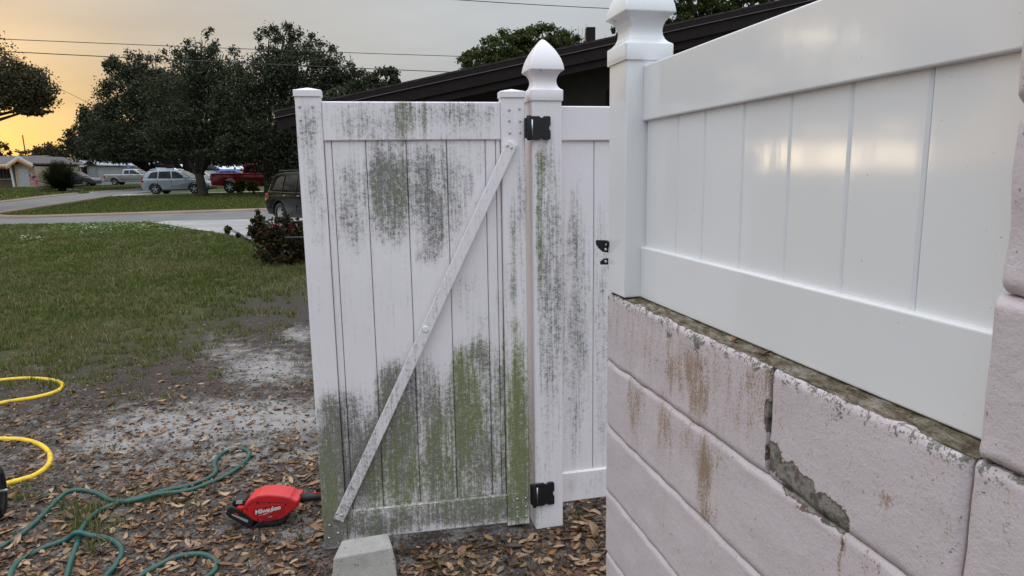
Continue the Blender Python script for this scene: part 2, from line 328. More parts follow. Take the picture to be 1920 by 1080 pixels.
# ------------------------------------------------------------------ mildew fields, given in photo pixels and stored on the surfaces they fall on
GATE_BLOBS = [  # x, y, rx, ry, density, green
 (576,235,22,45,.55,.15),(583,310,16,45,.45,.2),(590,350,10,22,.5,.5),(594,400,17,45,.42,.0),(598,450,12,18,.35,0),
 (660,215,70,40,.34,.1),(760,220,26,42,.55,.5),(752,222,9,34,.6,1.0),(797,226,5,36,.85,.9),(840,210,90,22,.42,.1),(880,225,60,45,.36,.1),(690,240,60,30,.33,.1),
 (655,330,22,50,.42,.1),(650,400,28,60,.42,.1),(663,440,20,40,.35,.1),
 (706,310,14,40,.5,.2),(728,330,36,60,.64,.25),(722,375,28,55,.70,.55),(755,360,13,60,.62,.5),(735,425,30,35,.48,.2),
 (800,300,26,32,.62,.1),(800,355,28,50,.70,.1),(812,405,26,40,.60,.25),(815,450,26,40,.62,.1),(795,480,22,16,.5,0),(835,330,10,70,.5,.1),
 (860,330,22,55,.48,.1),(857,400,18,45,.46,.1),(881,350,4,28,.75,.2),(905,300,18,40,.28,0),
 (870,560,25,40,.32,.1),(880,530,30,18,.30,.1),(905,600,24,30,.33,.1),(935,560,7,26,.45,.3),
 (980,340,14,70,.40,.1),(975,420,16,60,.45,.15),(959,455,4,70,.75,.95),(961,540,7,34,.70,.9),(965,610,8,16,.55,.6),(972,520,18,60,.25,.1),
 (968,700,12,80,.70,1.0),(970,800,16,110,.92,1.0),(975,900,18,80,.88,.95),(985,820,8,160,.55,.3),
 (620,800,22,55,.85,.45),(608,760,9,22,.6,.4),(615,880,24,70,.85,.7),(622,960,24,60,1.0,.55),(620,1010,22,30,1.15,.3),
 (655,760,26,30,.55,.15),(660,830,40,70,.70,.2),(665,900,32,50,.66,.35),(650,920,14,40,.4,.3),
 (735,705,24,32,.70,.25),(725,750,20,50,.85,.5),(705,830,30,50,.62,.3),
 (760,800,30,110,.66,.4),(750,860,25,80,.72,.75),(757,905,26,45,.75,.8),(700,900,20,60,.78,.7),(775,730,16,60,.45,.1),
 (805,700,18,40,.42,.1),(815,760,30,60,.55,.2),(822,830,20,70,.72,.85),(825,900,30,50,.70,.6),(812,860,9,60,.95,.55),(845,740,10,60,.5,.3),
 (860,690,12,40,.75,.85),(866,740,12,60,.80,.8),(895,660,20,26,.75,.3),(890,730,24,70,.72,.7),(885,820,30,90,.80,.75),(905,880,22,50,.62,.5),(862,800,8,110,.95,.6),
 (915,680,12,40,.5,.3),(918,800,8,120,.45,.2),(935,700,8,60,.5,.5),(932,800,8,110,.5,.3),(945,840,6,150,.55,.5),(945,640,4,90,.5,.6),
 (690,975,36,22,.6,.5),(760,975,40,22,.48,.35),(830,955,40,20,.42,.4),(900,945,50,20,.58,.55),(940,945,22,20,.55,.6),(700,995,40,14,.7,.4),(860,975,80,14,.62,.3),(930,965,40,12,.55,.4),
 # hinge post and the fence section behind it
 (1024,420,16,170,.62,.2),(1012,330,7,60,.6,.9),(1010,430,5,90,.72,.95),(1014,540,6,110,.45,.7),(1032,380,12,70,.45,.3),(1030,600,18,130,.52,.1),(1028,740,18,110,.40,.05),(1020,300,18,30,.5,.5),(1046,480,5,140,.55,.5),(1048,620,4,140,.5,.3),(1012,975,8,16,.55,.0),
 (1075,440,9,110,.55,.3),(1085,420,9,90,.55,.3),(1078,560,22,130,.62,.15),(1090,640,14,120,.5,.1),(1128,420,14,60,.42,.2),(1130,540,12,110,.68,.1),(1130,680,14,130,.60,.1),(1080,720,18,120,.45,.05),(1130,830,14,60,.45,.05),(1080,830,10,60,.4,.05),(1105,915,30,26,.48,.15),
]
BL = np.array(GATE_BLOBS, float); BL[:, 4] *= np.where((BL[:, 1] > 640) & (BL[:, 0] < 1000), 1.16, 1.0); BL[:, 4] *= np.where((BL[:, 0] > 1000) & (BL[:, 5] < .5), .55, 1.0); BL = np.concatenate([BL, [(800,860,170,100,.30,.35),(665,870,60,90,.30,.3),(880,900,110,70,.26,.4),(740,360,130,120,.24,.1),(700,985,110,22,.5,.4),(890,955,100,22,.45,.35),(970,860,26,170,.35,.6),(620,930,26,110,.6,.45),(618,1000,26,40,.7,.2),(1085,640,60,260,.26,.1),(1030,560,26,330,.22,.1)]]); BL[:, 4] = np.where(BL[:, 1] < 500, BL[:, 4]*1.06, BL[:, 4])
def grime_at(P):
    x, y = proj(P); d = np.zeros(len(P)); g = np.zeros(len(P)); wsum = np.zeros(len(P))+1e-6
    for bx, by, rx, ry, s_, gr in BL:
        e = np.exp(-(((x-bx)/rx)**2 + ((y-by)/ry)**2)**1.15*.8); k = e*s_
        d = 1-(1-np.clip(d, 0, 1))*(1-np.clip(k*.92, 0, 1)); g += k*gr; wsum += k
    return d, np.clip(g/wsum, 0, 1)*np.clip(d*1.6, 0, 1)
def paint_grime(o, dens=1., rust=None):
    P = wpos(o); d, g = grime_at(P)
    back = np.zeros(len(P)); d = np.maximum(d, .13+.05*np.sin(P[:, 2]*7)); set_col(o.data, np.stack([d*dens, g, back if rust is None else rust(P)], 1), 'grime')
# ------------------------------------------------------------------ gate
GO = np.array([-.797, 2.60, 0]); GA = math.atan2(.16, .858)
gx = np.array([math.cos(GA), math.sin(GA), 0]); gy = np.array([-math.sin(GA), math.cos(GA), 0])
def gate_uv(px, py, off=0.):
    d = ray(px, py); t = ((GO+gy*off-ORI) @ gy)/(d @ gy); p = ORI+d*t; return float((p-GO) @ gx), float(p[2])
gate = thing('fence_gate', 'open white vinyl gate covered in green and grey mildew with diagonal brace', 'gate', GO, GA)
GW = .873; SL = .094; SR0 = .777
for x0, x1, zb, cx in ((0, SL, .004, 0), (SR0, GW, .022, 1)):
    st = gridbox(x0, x1, 0, .046, zb, 1.838, .02, .004).build('stile', M['grime'], gate); paint_grime(st)
    cp = MB(); a, b = x0-.004, x1+.004; cp.add([(a,-.005,1.834),(b,-.005,1.834),(b,.051,1.834),(a,.051,1.834),(a,-.005,1.858),(b,-.005,1.858),(b,.051,1.858),(a,.051,1.858),((a+b)/2,.023,1.869)],
        [(3,2,1,0),(0,1,5,4),(1,2,6,5),(2,3,7,6),(3,0,4,7),(4,5,8),(5,6,8),(6,7,8),(7,4,8)])
    cpo = cp.build('post_cap', M['grime'], gate, .002); paint_grime(cpo, .8)
for nm, z0, z1 in (('top_rail', 1.672, 1.818), ('bottom_rail', .034, .166)):
    r_ = gridbox(SL+.0005, SR0-.0005, .005, .041, z0, z1, .02, .004).build(nm, M['grime'], gate); paint_grime(r_)
seams = [SL+.001] + [gate_uv(x, 262, .014)[0] for x in (621, 685, 761, 837, 909.5, 929)] + [SR0-.001]
for i in range(len(seams)-1):
    p_ = gridbox(seams[i]+.0012, seams[i+1]-.0012, .014, .032, .150, 1.69, .02, .0035).build('picket', M['grime'], gate); paint_grime(p_)
bk = MB().box(SL, SR0, .022, .030, .155, 1.68).build('tongue_backing', M['black_plastic'], gate)
# diagonal brace: flat channel screwed over the stiles
bt = np.array(gate_uv(957, 273)); bb = np.array(gate_uv(637, 968)); dv = (bt-bb)/np.linalg.norm(bt-bb); pv = np.array([dv[1], -dv[0]])
def brace_box(m, w, y0, y1, l0, l1):
    c = [bb+dv*l0+pv*w, bb+dv*l0-pv*w, bb+dv*l1-pv*w, bb+dv*l1+pv*w]
    return m.prism([tuple(q) for q in c], lambda p, d: (p[0], d, p[1]), y0, y1)
BLN = float(np.linalg.norm(bt-bb))
br = brace_box(MB(), .0215, -.021, -.001, -.01, BLN+.012).build('brace', M['grime'], gate, .0025)
def brace_grime(P):
    z = P[:, 2]; return np.clip((.75-z)*.5, 0, .35)
Pb = wpos(br); set_col(br.data, np.stack([np.clip(.62-.30*Pb[:, 2], .18, .6), np.clip(.5-Pb[:, 2], 0, .3), np.zeros(len(Pb))], 1), 'grime')
SCREW = MB().lathe([(.0001, -.004), (.0036, -.0036), (.0052, -.0018), (.0056, 0)], 10, axis='y').mesh('screw')
WASH = MB().lathe([(.0095, -.0035), (.0115, -.002), (.0118, 0)], 14, axis='y').mesh('bolt_head')
def screw(u, y, z, parent, s=1., me=SCREW, nm='screw', mat='steel'):
    o = link_mesh(nm, me, M[mat], parent); o.location = (u, y, z); o.scale = (s, s, s); return o
for px, py in ((562,200),(586,200),(564,225),(588,226),(566,248),(588,248),(955,206),(974,204),(955,226),(975,227),(956,249),(975,248),(970,936),(986,934),(970,952),(986,950),(970,969),(987,968),(617,1009),(634,1000),(618,985)):
    u, z = gate_uv(px, py); screw(u, -.0002, z, gate)
for px, py in ((952,273),(960,277),(631,963),(640,966)):
    u, z = gate_uv(px, py, -.021); screw(u, -.0215, z, br)
u, z = gate_uv(798, 617, -.021); screw(u, -.0215, z, br, 1.15, WASH, 'bolt_head', 'vinyl')
# ------------------------------------------------------------------ posts with gothic caps
PW = .122
def gothic(m, c, z0, hw):
    k = hw/.064
    prof = [(.066,0),(.0665,.002),(.0665,.040),(.0655,.042),(.0575,.047),(.0505,.055),(.0462,.066),(.0448,.077),(.0462,.088),(.0505,.099),(.0575,.109),(.0685,.1165),(.0700,.119),(.0700,.1215),(.0668,.140),(.0592,.163),(.0480,.186),(.0362,.205),(.0228,.223),(.0112,.2365),(.0050,.2405),(.001,.2420)]
    ch = .0035; vs = []; fs = []
    for r, h in prof:
        r *= k; e = min(ch, r*.3)
        for sx, sy in ((1,-1),(1,1),(-1,1),(-1,-1)):
            q = [(sx*r, sy*(r-e)), (sx*(r-e), sy*r)]
            if sx*sy < 0: q = q[::-1]
            vs += [(c[0]+a, c[1]+b, z0+h) for a, b in q]
    n = 8
    for i in range(len(prof)-1):
        for j in range(n): fs.append((i*n+j, i*n+(j+1) % n, (i+1)*n+(j+1) % n, (i+1)*n+j))
    fs += [tuple(range(n-1, -1, -1)), tuple((len(prof)-1)*n+j for j in range(n))]
    return m.add(vs, fs)
gp0 = np.array([.0905, 2.752, 0])
gpost = thing('gate_post', 'white hinge post with pointed cap, two black hinges and mildew streaks', 'post', gp0, ANG)
sh = gridbox(0, PW, 0, PW, -.05, 1.826, .02, .004).build('shaft', M['grime'], gpost); paint_grime(sh)
gc = gothic(MB(), (PW/2, PW/2), 1.822, .064).build('post_cap', M['grime'], gpost, smooth=True); gc.data.set_sharp_from_angle(angle=math.radians(32)); Pc = wpos(gc)
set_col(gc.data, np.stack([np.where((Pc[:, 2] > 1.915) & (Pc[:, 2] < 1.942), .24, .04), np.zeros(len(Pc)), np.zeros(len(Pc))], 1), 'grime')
def post_uv(px, py):
    d = ray(px, py); t = ((gp0-ORI) @ D)/(d @ D); p = ORI+d*t; return float((p-gp0) @ N), float(p[2])
def hinge(pxl, pxr, pyt, pyb):
    ul, zt = post_uv(pxl, pyt); ur, zb = post_uv(pxr, pyb); h = zt-zb; w = ur-ul; c = .006
    poly = [(ul,zb),(ul+w*.45,zb),(ul+w*.5,zb+c),(ul+w*.62,zb+c),(ul+w*.68,zb),(ur-.004,zb),(ur,zb+.005),(ur,zb+h*.38),(ur-c,zb+h*.44),(ur-c,zb+h*.56),(ur,zb+h*.62),(ur,zt-.005),(ur-.004,zt),(ul+w*.68,zt),(ul+w*.62,zt-c),(ul+w*.5,zt-c),(ul+w*.45,zt),(ul,zt)]
    pl = MB().prism(poly, lambda p, d: (p[0], d, p[1]), -.014, -.001).build('hinge', M['black_metal'], gpost, .0015)
    MB().lathe([(.0001,-.003),(.0085,-.002),(.0095,.002),(.0095,h-.002),(.0085,h+.002),(.0001,h+.003)], 14, (ul-.006, -.012, zb)).build('barrel', M['black_metal'], pl, smooth=True)
    MB().lathe([(.0035,0),(.0035,h*.72)], 10, (ul+.006, -.0155, zb+h*.14)).build('hinge_pin', M['steel'], pl, smooth=True)
    MB().box(ul-.020, ul-.010, -.006, .012, zb+.006, zt-.006).build('gate_leaf', M['black_metal'], pl, .002)
hinge(993, 1031, 218, 262); hinge(1003, 1038, 906, 943)
# ------------------------------------------------------------------ fence section between the hinge post and the house
bf = thing('back_fence_panel', 'mildewed white vinyl fence section right of the hinge post, partly behind the block wall', 'fence panel', gp0+N*PW, ANG)
for nm, z0, z1 in (('top_rail', 1.668, 1.806), ('bottom_rail', .088, .226)):
    r_ = gridbox(.0005, 1.6, .040, .084, z0, z1, .025, .004).build(nm, M['grime'], bf)
    P = wpos(r_); d, g = grime_at(P); rx, ry = proj(P); set_col(r_.data, np.stack([d, g, np.exp(-(((rx-1068)/5)**2+((ry-912)/16)**2))*.8], 1), 'grime')
def bf_u(px, py, off=.05):
    d = ray(px, py); p0 = gp0+D*off; t = ((p0-ORI) @ D)/(d @ D); return float((ORI+d*t-gp0) @ N)-PW
s0 = bf_u(1114, 400)
xs = [.001, s0-.0012]; us = [(.001, s0-.0012)] + [(s0+.0012+i*.149, s0-.0012+(i+1)*.149) for i in range(10)]
for a, b in us: p_ = gridbox(a, b, .052, .072, .21, 1.69, .025, .0035).build('picket', M['grime'], bf); paint_grime(p_)
MB().box(.001, 1.6, .060, .066, .215, 1.68).build('tongue_backing', M['black_plastic'], bf)
MB().box(1.6, 1.72, .0, .12, -.05, 1.83).build('end_post', M['vinyl'], bf, .003)
# ------------------------------------------------------------------ block wall
W0 = np.array([.302, 1.80, 0])     # where the latch post's near corner stands on the wall face; local x runs towards the camera, local y into the wall
WROT = math.atan2(-D[1], -D[0])
def wall_sz(px, py, off=0.):
    d = ray(px, py); t = ((W0+N*off-ORI) @ N)/(d @ N); p = ORI+d*t; return float(-((p-W0) @ D)), float(p[2])
WALL_BLOBS = [ # px, py, rx, ry, rust, moss, peel
 (1210,650,10,60,.5,0,0),(1255,640,10,40,.45,0,0),(1260,700,14,50,.6,.1,0),(1300,690,26,60,.72,.0,0),(1310,750,18,50,.72,0,0),(1190,760,16,70,.55,0,0),(1245,800,16,60,.6,0,0),(1320,880,14,90,.8,0,0),(1325,960,16,30,.6,0,0),(1285,820,20,60,.4,0,0),(1350,760,30,80,.35,0,0),(1410,710,16,40,.65,.1,0),(1440,700,8,60,.75,.3,0),(1355,860,16,50,.5,0,0),
 (1255,625,7,16,0,.75,0),(1308,640,16,22,.1,.85,0),(1312,685,5,26,.1,.6,0),(1275,615,8,8,0,.55,0),(1365,665,6,8,0,.6,0),(1510,742,7,9,0,.7,0),(1530,765,10,9,0,.45,0),(1528,806,5,8,0,.85,0),(1553,803,5,6,0,.75,0),(1574,784,4,6,0,.6,0),(1545,760,22,10,.0,.35,0),
 (1438,770,5,30,.6,.2,.95),(1441,800,7,26,.3,.1,.8),(1448,855,12,30,.4,.0,1.15),(1475,885,18,22,.4,.0,1.1),(1500,915,24,22,.3,.1,1.25),(1535,945,26,20,.3,.1,1.2),(1565,970,22,18,.4,.2,1.2),(1582,988,12,14,.4,.2,1.0),(1520,955,30,10,.3,.3,.75),(1580,1020,5,26,.7,.2,.6),(1572,1060,4,22,.6,.2,.3),
 (1662,940,14,10,.7,.2,.0),(1640,920,18,8,.4,.1,0),(1615,905,14,9,.3,.0,.35),(1780,1030,14,30,.3,.3,0),(1770,1005,8,6,.5,.2,0),(1640,1060,20,10,.5,.4,0),(1610,1040,16,10,.5,.4,0),
]
WB = np.array(WALL_BLOBS, float); WB[:, 4] *= 1.25; WB[:, 6] *= .92; WB[:, 2] *= np.where(WB[:, 4] > .3, 1.25, 1.0)
def wall_paint(o):
    P = wpos(o); x, y = proj(P); x = np.where((P-ORI) @ _f > .2, x, -9999); out = np.zeros((len(P), 3))
    for b in WB:
        e = np.exp(-(((x-b[0])/b[2])**2 + ((y-b[1])/b[3])**2)*.9)
        out = np.maximum(out, e[:, None]*b[None, 4:7])
    zz = P[:, 2]; out[:, 0] = np.maximum(out[:, 0], np.where((P-W0) @ D > -.68, .42, .24)*np.exp(-((zz-1.13)/.14)**2)); out[:, 1] = np.maximum(out[:, 1], .56*np.exp(-((zz-1.195)/.024)**2)); set_col(o.data, out, 'grime')
wall = thing('block_wall', 'pinkish painted concrete block wall with rust stains and peeling paint', 'wall', W0, WROT)
CH = .2016; ZT = 1.197; WT = .19
def block(x0, x1, z0, z1, be=.011, bz=.011, rough=1.0, y0=0., cell=.022):
    m = gridbox(x0, x1, y0, WT, z0, z1, cell, .0); me = m.mesh('block'); v = np.empty(len(me.vertices)*3, np.float32); me.vertices.foreach_get('co', v); v = v.reshape(-1, 3)
    # round the face towards its joints and roughen it a little
    dz = np.minimum(v[:, 2]-z0, z1-v[:, 2]); dx = np.minimum(v[:, 0]-x0, x1-v[:, 0]); front = v[:, 1] < y0+.001
    n1 = vnoise(v, 14, 3)+.5*vnoise(v, 45, 9)
    pil = np.where(front, bz*np.clip(1-dz/.011, 0, 1)**1.5 + be*np.clip(1-dx/.011, 0, 1)**1.5, 0)
    v[:, 1] += pil + np.where(front, n1*.0022*rough, 0); v[:, 2] += np.where(front & (dz < .009), n1*.0028*rough, 0)
    me.vertices.foreach_set('co', v.ravel()); me.update(); o = link_mesh('block', me, M['block'], wall); me.polygons.foreach_set('use_smooth', [abs(p.normal.y) > .45 and p.center.y < y0+.03 for p in me.polygons]); wall_paint(o); return o
XF = -.118; J = [.267, .667, 1.066]
for k in range(6):
    z1 = ZT-k*CH; z0 = z1-CH
    if k % 2 == 0: js = [XF] + J + [1.466, 1.866, 2.266, 2.666]
    else: js = [XF, .067, .467, .867, 1.267, 1.667, 2.067, 2.467, 2.666]
    for i, (a, b) in enumerate(zip(js[:-1], js[1:])):
        e0 = .009 if (k == 0 and i in (2, 3)) else 0.
        block(a+.0015 if k == 0 and i in (2, 3) else a, b-.0015 if k == 0 and i in (1, 2) else b, z0+.0012, z1-.0012 if k else z1, e0, .0058)
PX0 = 1.078
for k in range(5):
    z0 = ZT+k*CH+.003; z1 = z0+CH-.003
    js = [PX0, 1.466, 1.866, 2.266, 2.666] if k % 2 else [PX0-.006, 1.266, 1.666, 2.066, 2.466, 2.666]
    for i, (a, b) in enumerate(zip(js[:-1], js[1:])): block(a+.0008, b-.0008, z0, z1, .009 if i == 0 else .001, .009, 1.6, -.002)
MB().box(XF+.02, 2.66, .02, WT-.006, -.05, ZT-.01).build('mortar_core', M['block'], wall); wall_paint(wall.children[-1])
MB().box(PX0+.03, 2.64, .02, WT-.006, ZT-.009, ZT+5*CH-.01).build('mortar_core', M['block'], wall); wall_paint(wall.children[-1])
# grime and debris crust along the top of the wall beside the fence
vs = []; fs = []; nu, nv = 90, 8
for i in range(nu+1):
    for j in range(nv+1):
        x = XF+.004+(PX0-.006-XF-.004)*i/nu; edge = .0055+.006*mnoise.noise(Vector((x*30, 3, 0)))+.004*mnoise.noise(Vector((x*90, 7, 0)))
        y = edge+(.186-edge)*j/nv; h = ZT+.0008+(.0035+.003*mnoise.noise(Vector((x*40, y*80, 1))))*(0 if j == 0 else min(1, j/2))
        vs.append((x, y, h)); 
for i in range(nu):
    for j in range(nv): fs.append((i*(nv+1)+j, (i+1)*(nv+1)+j, (i+1)*(nv+1)+j+1, i*(nv+1)+j+1))
MB().add(vs, fs).build('ledge_grime', M['ledge'], wall, smooth=True)
# ------------------------------------------------------------------ latch post and clean fence panel standing on the wall
lpost = thing('latch_post', 'clean white square post with pointed cap standing on the block wall', 'post', W0, ANG)
MB().box(0, PW, 0, PW, ZT+.006, 1.826).build('shaft', M['vinyl'], lpost, .004)
gothic(MB(), (PW/2, PW/2), 1.822, .064).build('post_cap', M['vinyl'], lpost, smooth=True).data.set_sharp_from_angle(angle=math.radians(32))
def latch_poly(pts): 
    out = []
    for px, py in pts:
        d = ray(px, py); p0 = W0+D*(PW+.003); t = ((p0-ORI) @ D)/(d @ D); p = ORI+d*t; out.append((float((p-W0) @ N), float(p[2])))
    return out
def lp(pts, nm, mat='black_metal', d0=PW+.0006, d1=PW+.006, par=None):
    return MB().prism(latch_poly(pts), lambda p, d: (p[0], d, p[1]), d0, d1).build(nm, M[mat], par or lpost, .0008)
cat = lp([(1117,452),(1119,450),(1150,451),(1150,476),(1142,474),(1130,472),(1123,466),(1118,459)], 'latch_catch')
cat2 = lp([(1125,491),(1132,485),(1140,484),(1144,482),(1150,482),(1150,496),(1126,496)], 'latch_catch')
lp([(1139,499),(1143,498),(1147,501),(1147,509),(1144,509),(1140,506)], 'latch_tip', 'black_metal', PW-.004, PW+.004)
for (x, y), par in (((1136.5,459),cat),((1135,467.5),cat),((1135,490),cat2)):
    u, z = latch_poly([(x, y)])[0]; o = screw(u, PW-.0002, z, par, .85)
MB().box(-.006, .004, PW-.012, PW+.004, latch_poly([(1142,462)])[0][1], latch_poly([(1142,452)])[0][1]).build('latch_pivot', M['black_metal'], lpost, .002)
wf = thing('wall_fence_panel', 'clean glossy white vinyl fence panel mounted on top of the block wall', 'fence panel', W0, WROT)
for nm, z0, z1 in (('top_rail', 1.669, 1.808), ('bottom_rail', ZT+.006, 1.341)):
    MB().box(-.0005, 1.071, .046, .090, z0, z1).build(nm, M['vinyl'], wf, .004, 3)
pj = [.002, .179-.149+.149, ]; pj = [.002, .030+.149, .306, .459, .607, .757, .905, 1.070]
for a, b in zip(pj[:-1], pj[1:]):
    m = MB(); y0, y1, c = .0575, .0785, .0045
    m.prism([(a+.0006, y0+c), (a+.0006+c, y0), (b-.0006-c, y0), (b-.0006, y0+c), (b-.0006, y1), (a+.0006, y1)], lambda p, d: (p[0], p[1], d), 1.330, 1.680); m.build('picket', M['vinyl'], wf)
MB().box(.002, 1.070, .064, .074, 1.332, 1.678).build('tongue_backing', M['vinyl'], wf)
# ------------------------------------------------------------------ ground: one sheet, denser near the camera, with soil / sand / grass masks
def smooth(a, b, x): t = np.clip((x-a)/(b-a), 0, 1); return t*t*(3-2*t)
SAND = [(520,785,95,30,1.0),(330,800,140,35,.85),(440,770,90,22,.8),(560,850,60,25,.55),(220,830,90,28,.75),(430,850,120,40,.6),(120,850,90,30,.45),(250,880,120,30,.5),(500,690,75,32,.75),(430,660,60,22,.5),(560,628,30,14,.7),(400,628,40,10,.35),(130,553,25,7,.35),(60,690,60,30,.3),(130,722,30,16,.45),(560,985,60,26,.55),(330,1060,60,30,.4),(80,975,90,30,.2),(880,1015,60,20,.2),(790,1050,50,25,.25),(1100,1020,40,25,.35),(700,1060,90,30,.2)]
GRASSP = [(150,985,110,60,.72),(60,930,60,40,.6),(250,1000,60,40,.4),(340,945,60,24,.65),(160,780,120,30,.35),(570,855,22,14,.35),(600,700,30,10,.6),(545,705,20,8,.35),(545,590,40,16,.5),(520,655,20,10,.35),(560,660,25,10,.4),(440,560,70,20,.3),(1090,970,36,30,.75),(40,780,60,22,.3),(215,805,16,10,.4),(120,560,160,45,.35),(480,575,30,16,.45)]
def masks(P):
    x, y = proj(P); Y = P[:, 1]; ok = Y > .6
    sand = np.zeros(len(P)); 
    for bx, by, rx, ry, s_ in SAND: rx, ry = rx*1.25, ry*1.25; sand = np.maximum(sand, s_*.9*np.exp(-(((x-bx)/rx)**2+((y-by)/ry)**2)))
    line = 862-.19*np.clip(x, -200, 620)                      # the lawn thins out below this line in the photograph
    g = smooth(60, -340, y-line)*.95; sand = np.maximum(sand, .24*smooth(700, 790, y))
    g = g*(1-.55*np.exp(-(((x-560)/140)**2+((y-600)/70)**2)))
    for bx, by, rx, ry, s_ in GRASSP: g = np.maximum(g, s_*np.exp(-(((x-bx)/rx)**2+((y-by)/ry)**2)))
    g = np.where((x > 1060) & (y > 400) & (P[:, 0] > .1) & (Y < 6), np.maximum(g*0, .75*np.exp(-(((x-1090)/36)**2+((y-970)/30)**2))), g)
    red = np.exp(-(((x-1110)/60)**2+((y-1085)/30)**2))*1.0
    fs_ = smooth(.18, .5, sand); g = g*(1-.85*fs_*smooth(560, 640, y))
    sand = np.where(ok, sand, .1); g = np.where(ok & (Y < 400), g, .2); g = np.where(P[:, 1] > 20, .95, g)
    return sand, g, np.where(ok, red, 0)
xs = np.concatenate([[-400,-250,-150,-100,-70,-50,-40,-30,-24,-19,-15,-12,-10,-8.5,-7.2,-6.2,-5.4,-4.8], np.arange(-4.3, 1.61, .055), [1.8,2.2,3,4,6,9,14,20,30,45,70,120,250,400]])
ys = np.concatenate([[-60,-20,-6,-2,0,.6,1.1], np.arange(1.5, 7.0, .055), np.arange(7.1, 12, .16), np.arange(12.2, 28, .6), [28,32,36,42,47.5,55,65,75,85,110,150,250,420]])
XX, YY = np.meshgrid(xs, ys)
def micro(X, Y):
    out = np.zeros(X.shape); f = X.ravel(); h = Y.ravel(); o = out.ravel()
    for i in range(len(f)):
        if -4.5 < f[i] < 1.7 and 1.3 < h[i] < 8: o[i] = .009*mnoise.noise(Vector((f[i]*2.1, h[i]*2.1, 0)))+.005*mnoise.noise(Vector((f[i]*7, h[i]*7, 4)))+.0025*mnoise.noise(Vector((f[i]*19, h[i]*19, 9)))
    fade = smooth(1.7, 1.4, np.abs(X+1.4)-1.4)*smooth(8, 6.5, Y)
    return o.reshape(X.shape)*fade
ZZ = gh(YY)+micro(XX, YY)-.012*np.clip(1-np.abs(YY-4.5)/4, 0, 1)*0
V = np.stack([XX, YY, ZZ], -1).reshape(-1, 3); nx_ = len(xs)
ii, jj = np.meshgrid(np.arange(nx_-1), np.arange(len(ys)-1)); q0 = (jj*nx_+ii).ravel()
ground = struct(np_mesh('ground', V, np.stack([q0, q0+1, q0+nx_+1, q0+nx_], 1), M['ground'], smooth=True))
sd_, gr_, rd_ = masks(V); set_col(ground.data, np.stack([sd_, gr_, rd_], 1), 'mask')
def gz(x, y):      # ground height at a point
    z = float(gh(y))
    if -4.5 < x < 1.7 and 1.3 < y < 8:
        fade = float(smooth(1.7, 1.4, abs(x+1.4)-1.4)*smooth(8, 6.5, np.array(y)))
        z += fade*(.009*mnoise.noise(Vector((x*2.1, y*2.1, 0)))+.005*mnoise.noise(Vector((x*7, y*7, 4)))+.0025*mnoise.noise(Vector((x*19, y*19, 9))))
    return z
# ------------------------------------------------------------------ roads, driveway, kerbs
def sheet(name, pts, off, mat):
    bm = bmesh.new(); bm.faces.new([bm.verts.new((p[0], p[1], 0)) for p in pts])
    for yb in GY[1:]: bmesh.ops.bisect_plane(bm, geom=bm.verts[:]+bm.edges[:]+bm.faces[:], plane_co=(0, yb, 0), plane_no=(0, 1, 0))
    bmesh.ops.triangulate(bm, faces=bm.faces[:])
    for v in bm.verts: v.co.z = float(gh(v.co.y))+off
    bmesh.ops.recalc_face_normals(bm, faces=bm.faces[:])
    if sum(f.normal.z for f in bm.faces) < 0: bmesh.ops.reverse_faces(bm, faces=bm.faces[:])
    me = bpy.data.meshes.new(name); bm.to_mesh(me); bm.free(); return struct(link_mesh(name, me, M[mat]))
KB = 32.25; NB = 27.1; SA0 = -20.2; SA1 = -15.8
sheet('street', [grid(-90, NB+1.5), grid(-14, NB+1.2), grid(-9.5, NB+.35), grid(-6, NB), grid(70, NB), grid(70, KB), grid(-90, KB)], .006, 'asphalt')
corner = [grid(SA1+3.2-3.2*math.cos(a), KB+3.2-3.2*math.sin(a)) for a in np.linspace(math.pi/2, 0, 9)]
sheet('side_street', [grid(SA0, KB-.01), *[grid(-15.8+3.2, KB-.02)], *corner[1:], grid(SA1, 55), grid(SA1-.4, 70), grid(SA1-1, 130), grid(SA0-1, 130), grid(SA0, 70)], .010, 'asphalt')
sheet('driveway', [gnd(281, 417.3), gnd(320, 414.8), gnd(471, 411.5), grid(2.5, NB+.25), grid(1.5, 20), grid(.6, 12), grid(-.8, 12.2), gnd(500, 456), gnd(453, 445.5), gnd(400, 436), gnd(356, 429.5), gnd(315, 422)], .014, 'drive')
sheet('neighbour_driveway', [grid(SA1-.2, 51.2), grid(20, 51.2), grid(20, 54.0), grid(SA1-.2, 54.6)], .016, 'drive')
sheet('far_driveway', [grid(SA0+.1, 60), grid(SA0-9, 84), grid(SA0-13.5, 84), grid(SA0-2.5, 66), grid(SA0+.1, 68)], .018, 'drive')
def kerb(path, w=.32, h=.11, name='kerb'):
    m = MB(); vs = []; fs = []
    P = [np.array(p, float) for p in path]
    for i, p in enumerate(P):
        t = P[min(i+1, len(P)-1)]-P[max(i-1, 0)]; t[2] = 0; t /= np.linalg.norm(t); n_ = np.array([-t[1], t[0], 0]); z = float(gh(p[1]))
        for o_, hh in ((0, 0), (0.02, h*.5), (.10, h), (w-.02, h), (w, 0)): vs.append((*(p+n_*o_)[:2], z+hh))
    for i in range(len(P)-1):
        for k in range(4): fs.append((i*5+k, i*5+k+1, (i+1)*5+k+1, (i+1)*5+k))
    fs += [(0, 1, 2, 3, 4), tuple((len(P)-1)*5+k for k in (4, 3, 2, 1, 0))]
    return struct(m.add(vs, fs).build(name, M['kerb']))
def seg(p, q, n): return [p+(q-p)*i/n for i in range(n+1)]
kerb(seg(grid(-12.6, KB), grid(60, KB), 40))
kerb([grid(SA1, 50), grid(SA1, 45), grid(SA1, 40), *corner[::-1]])
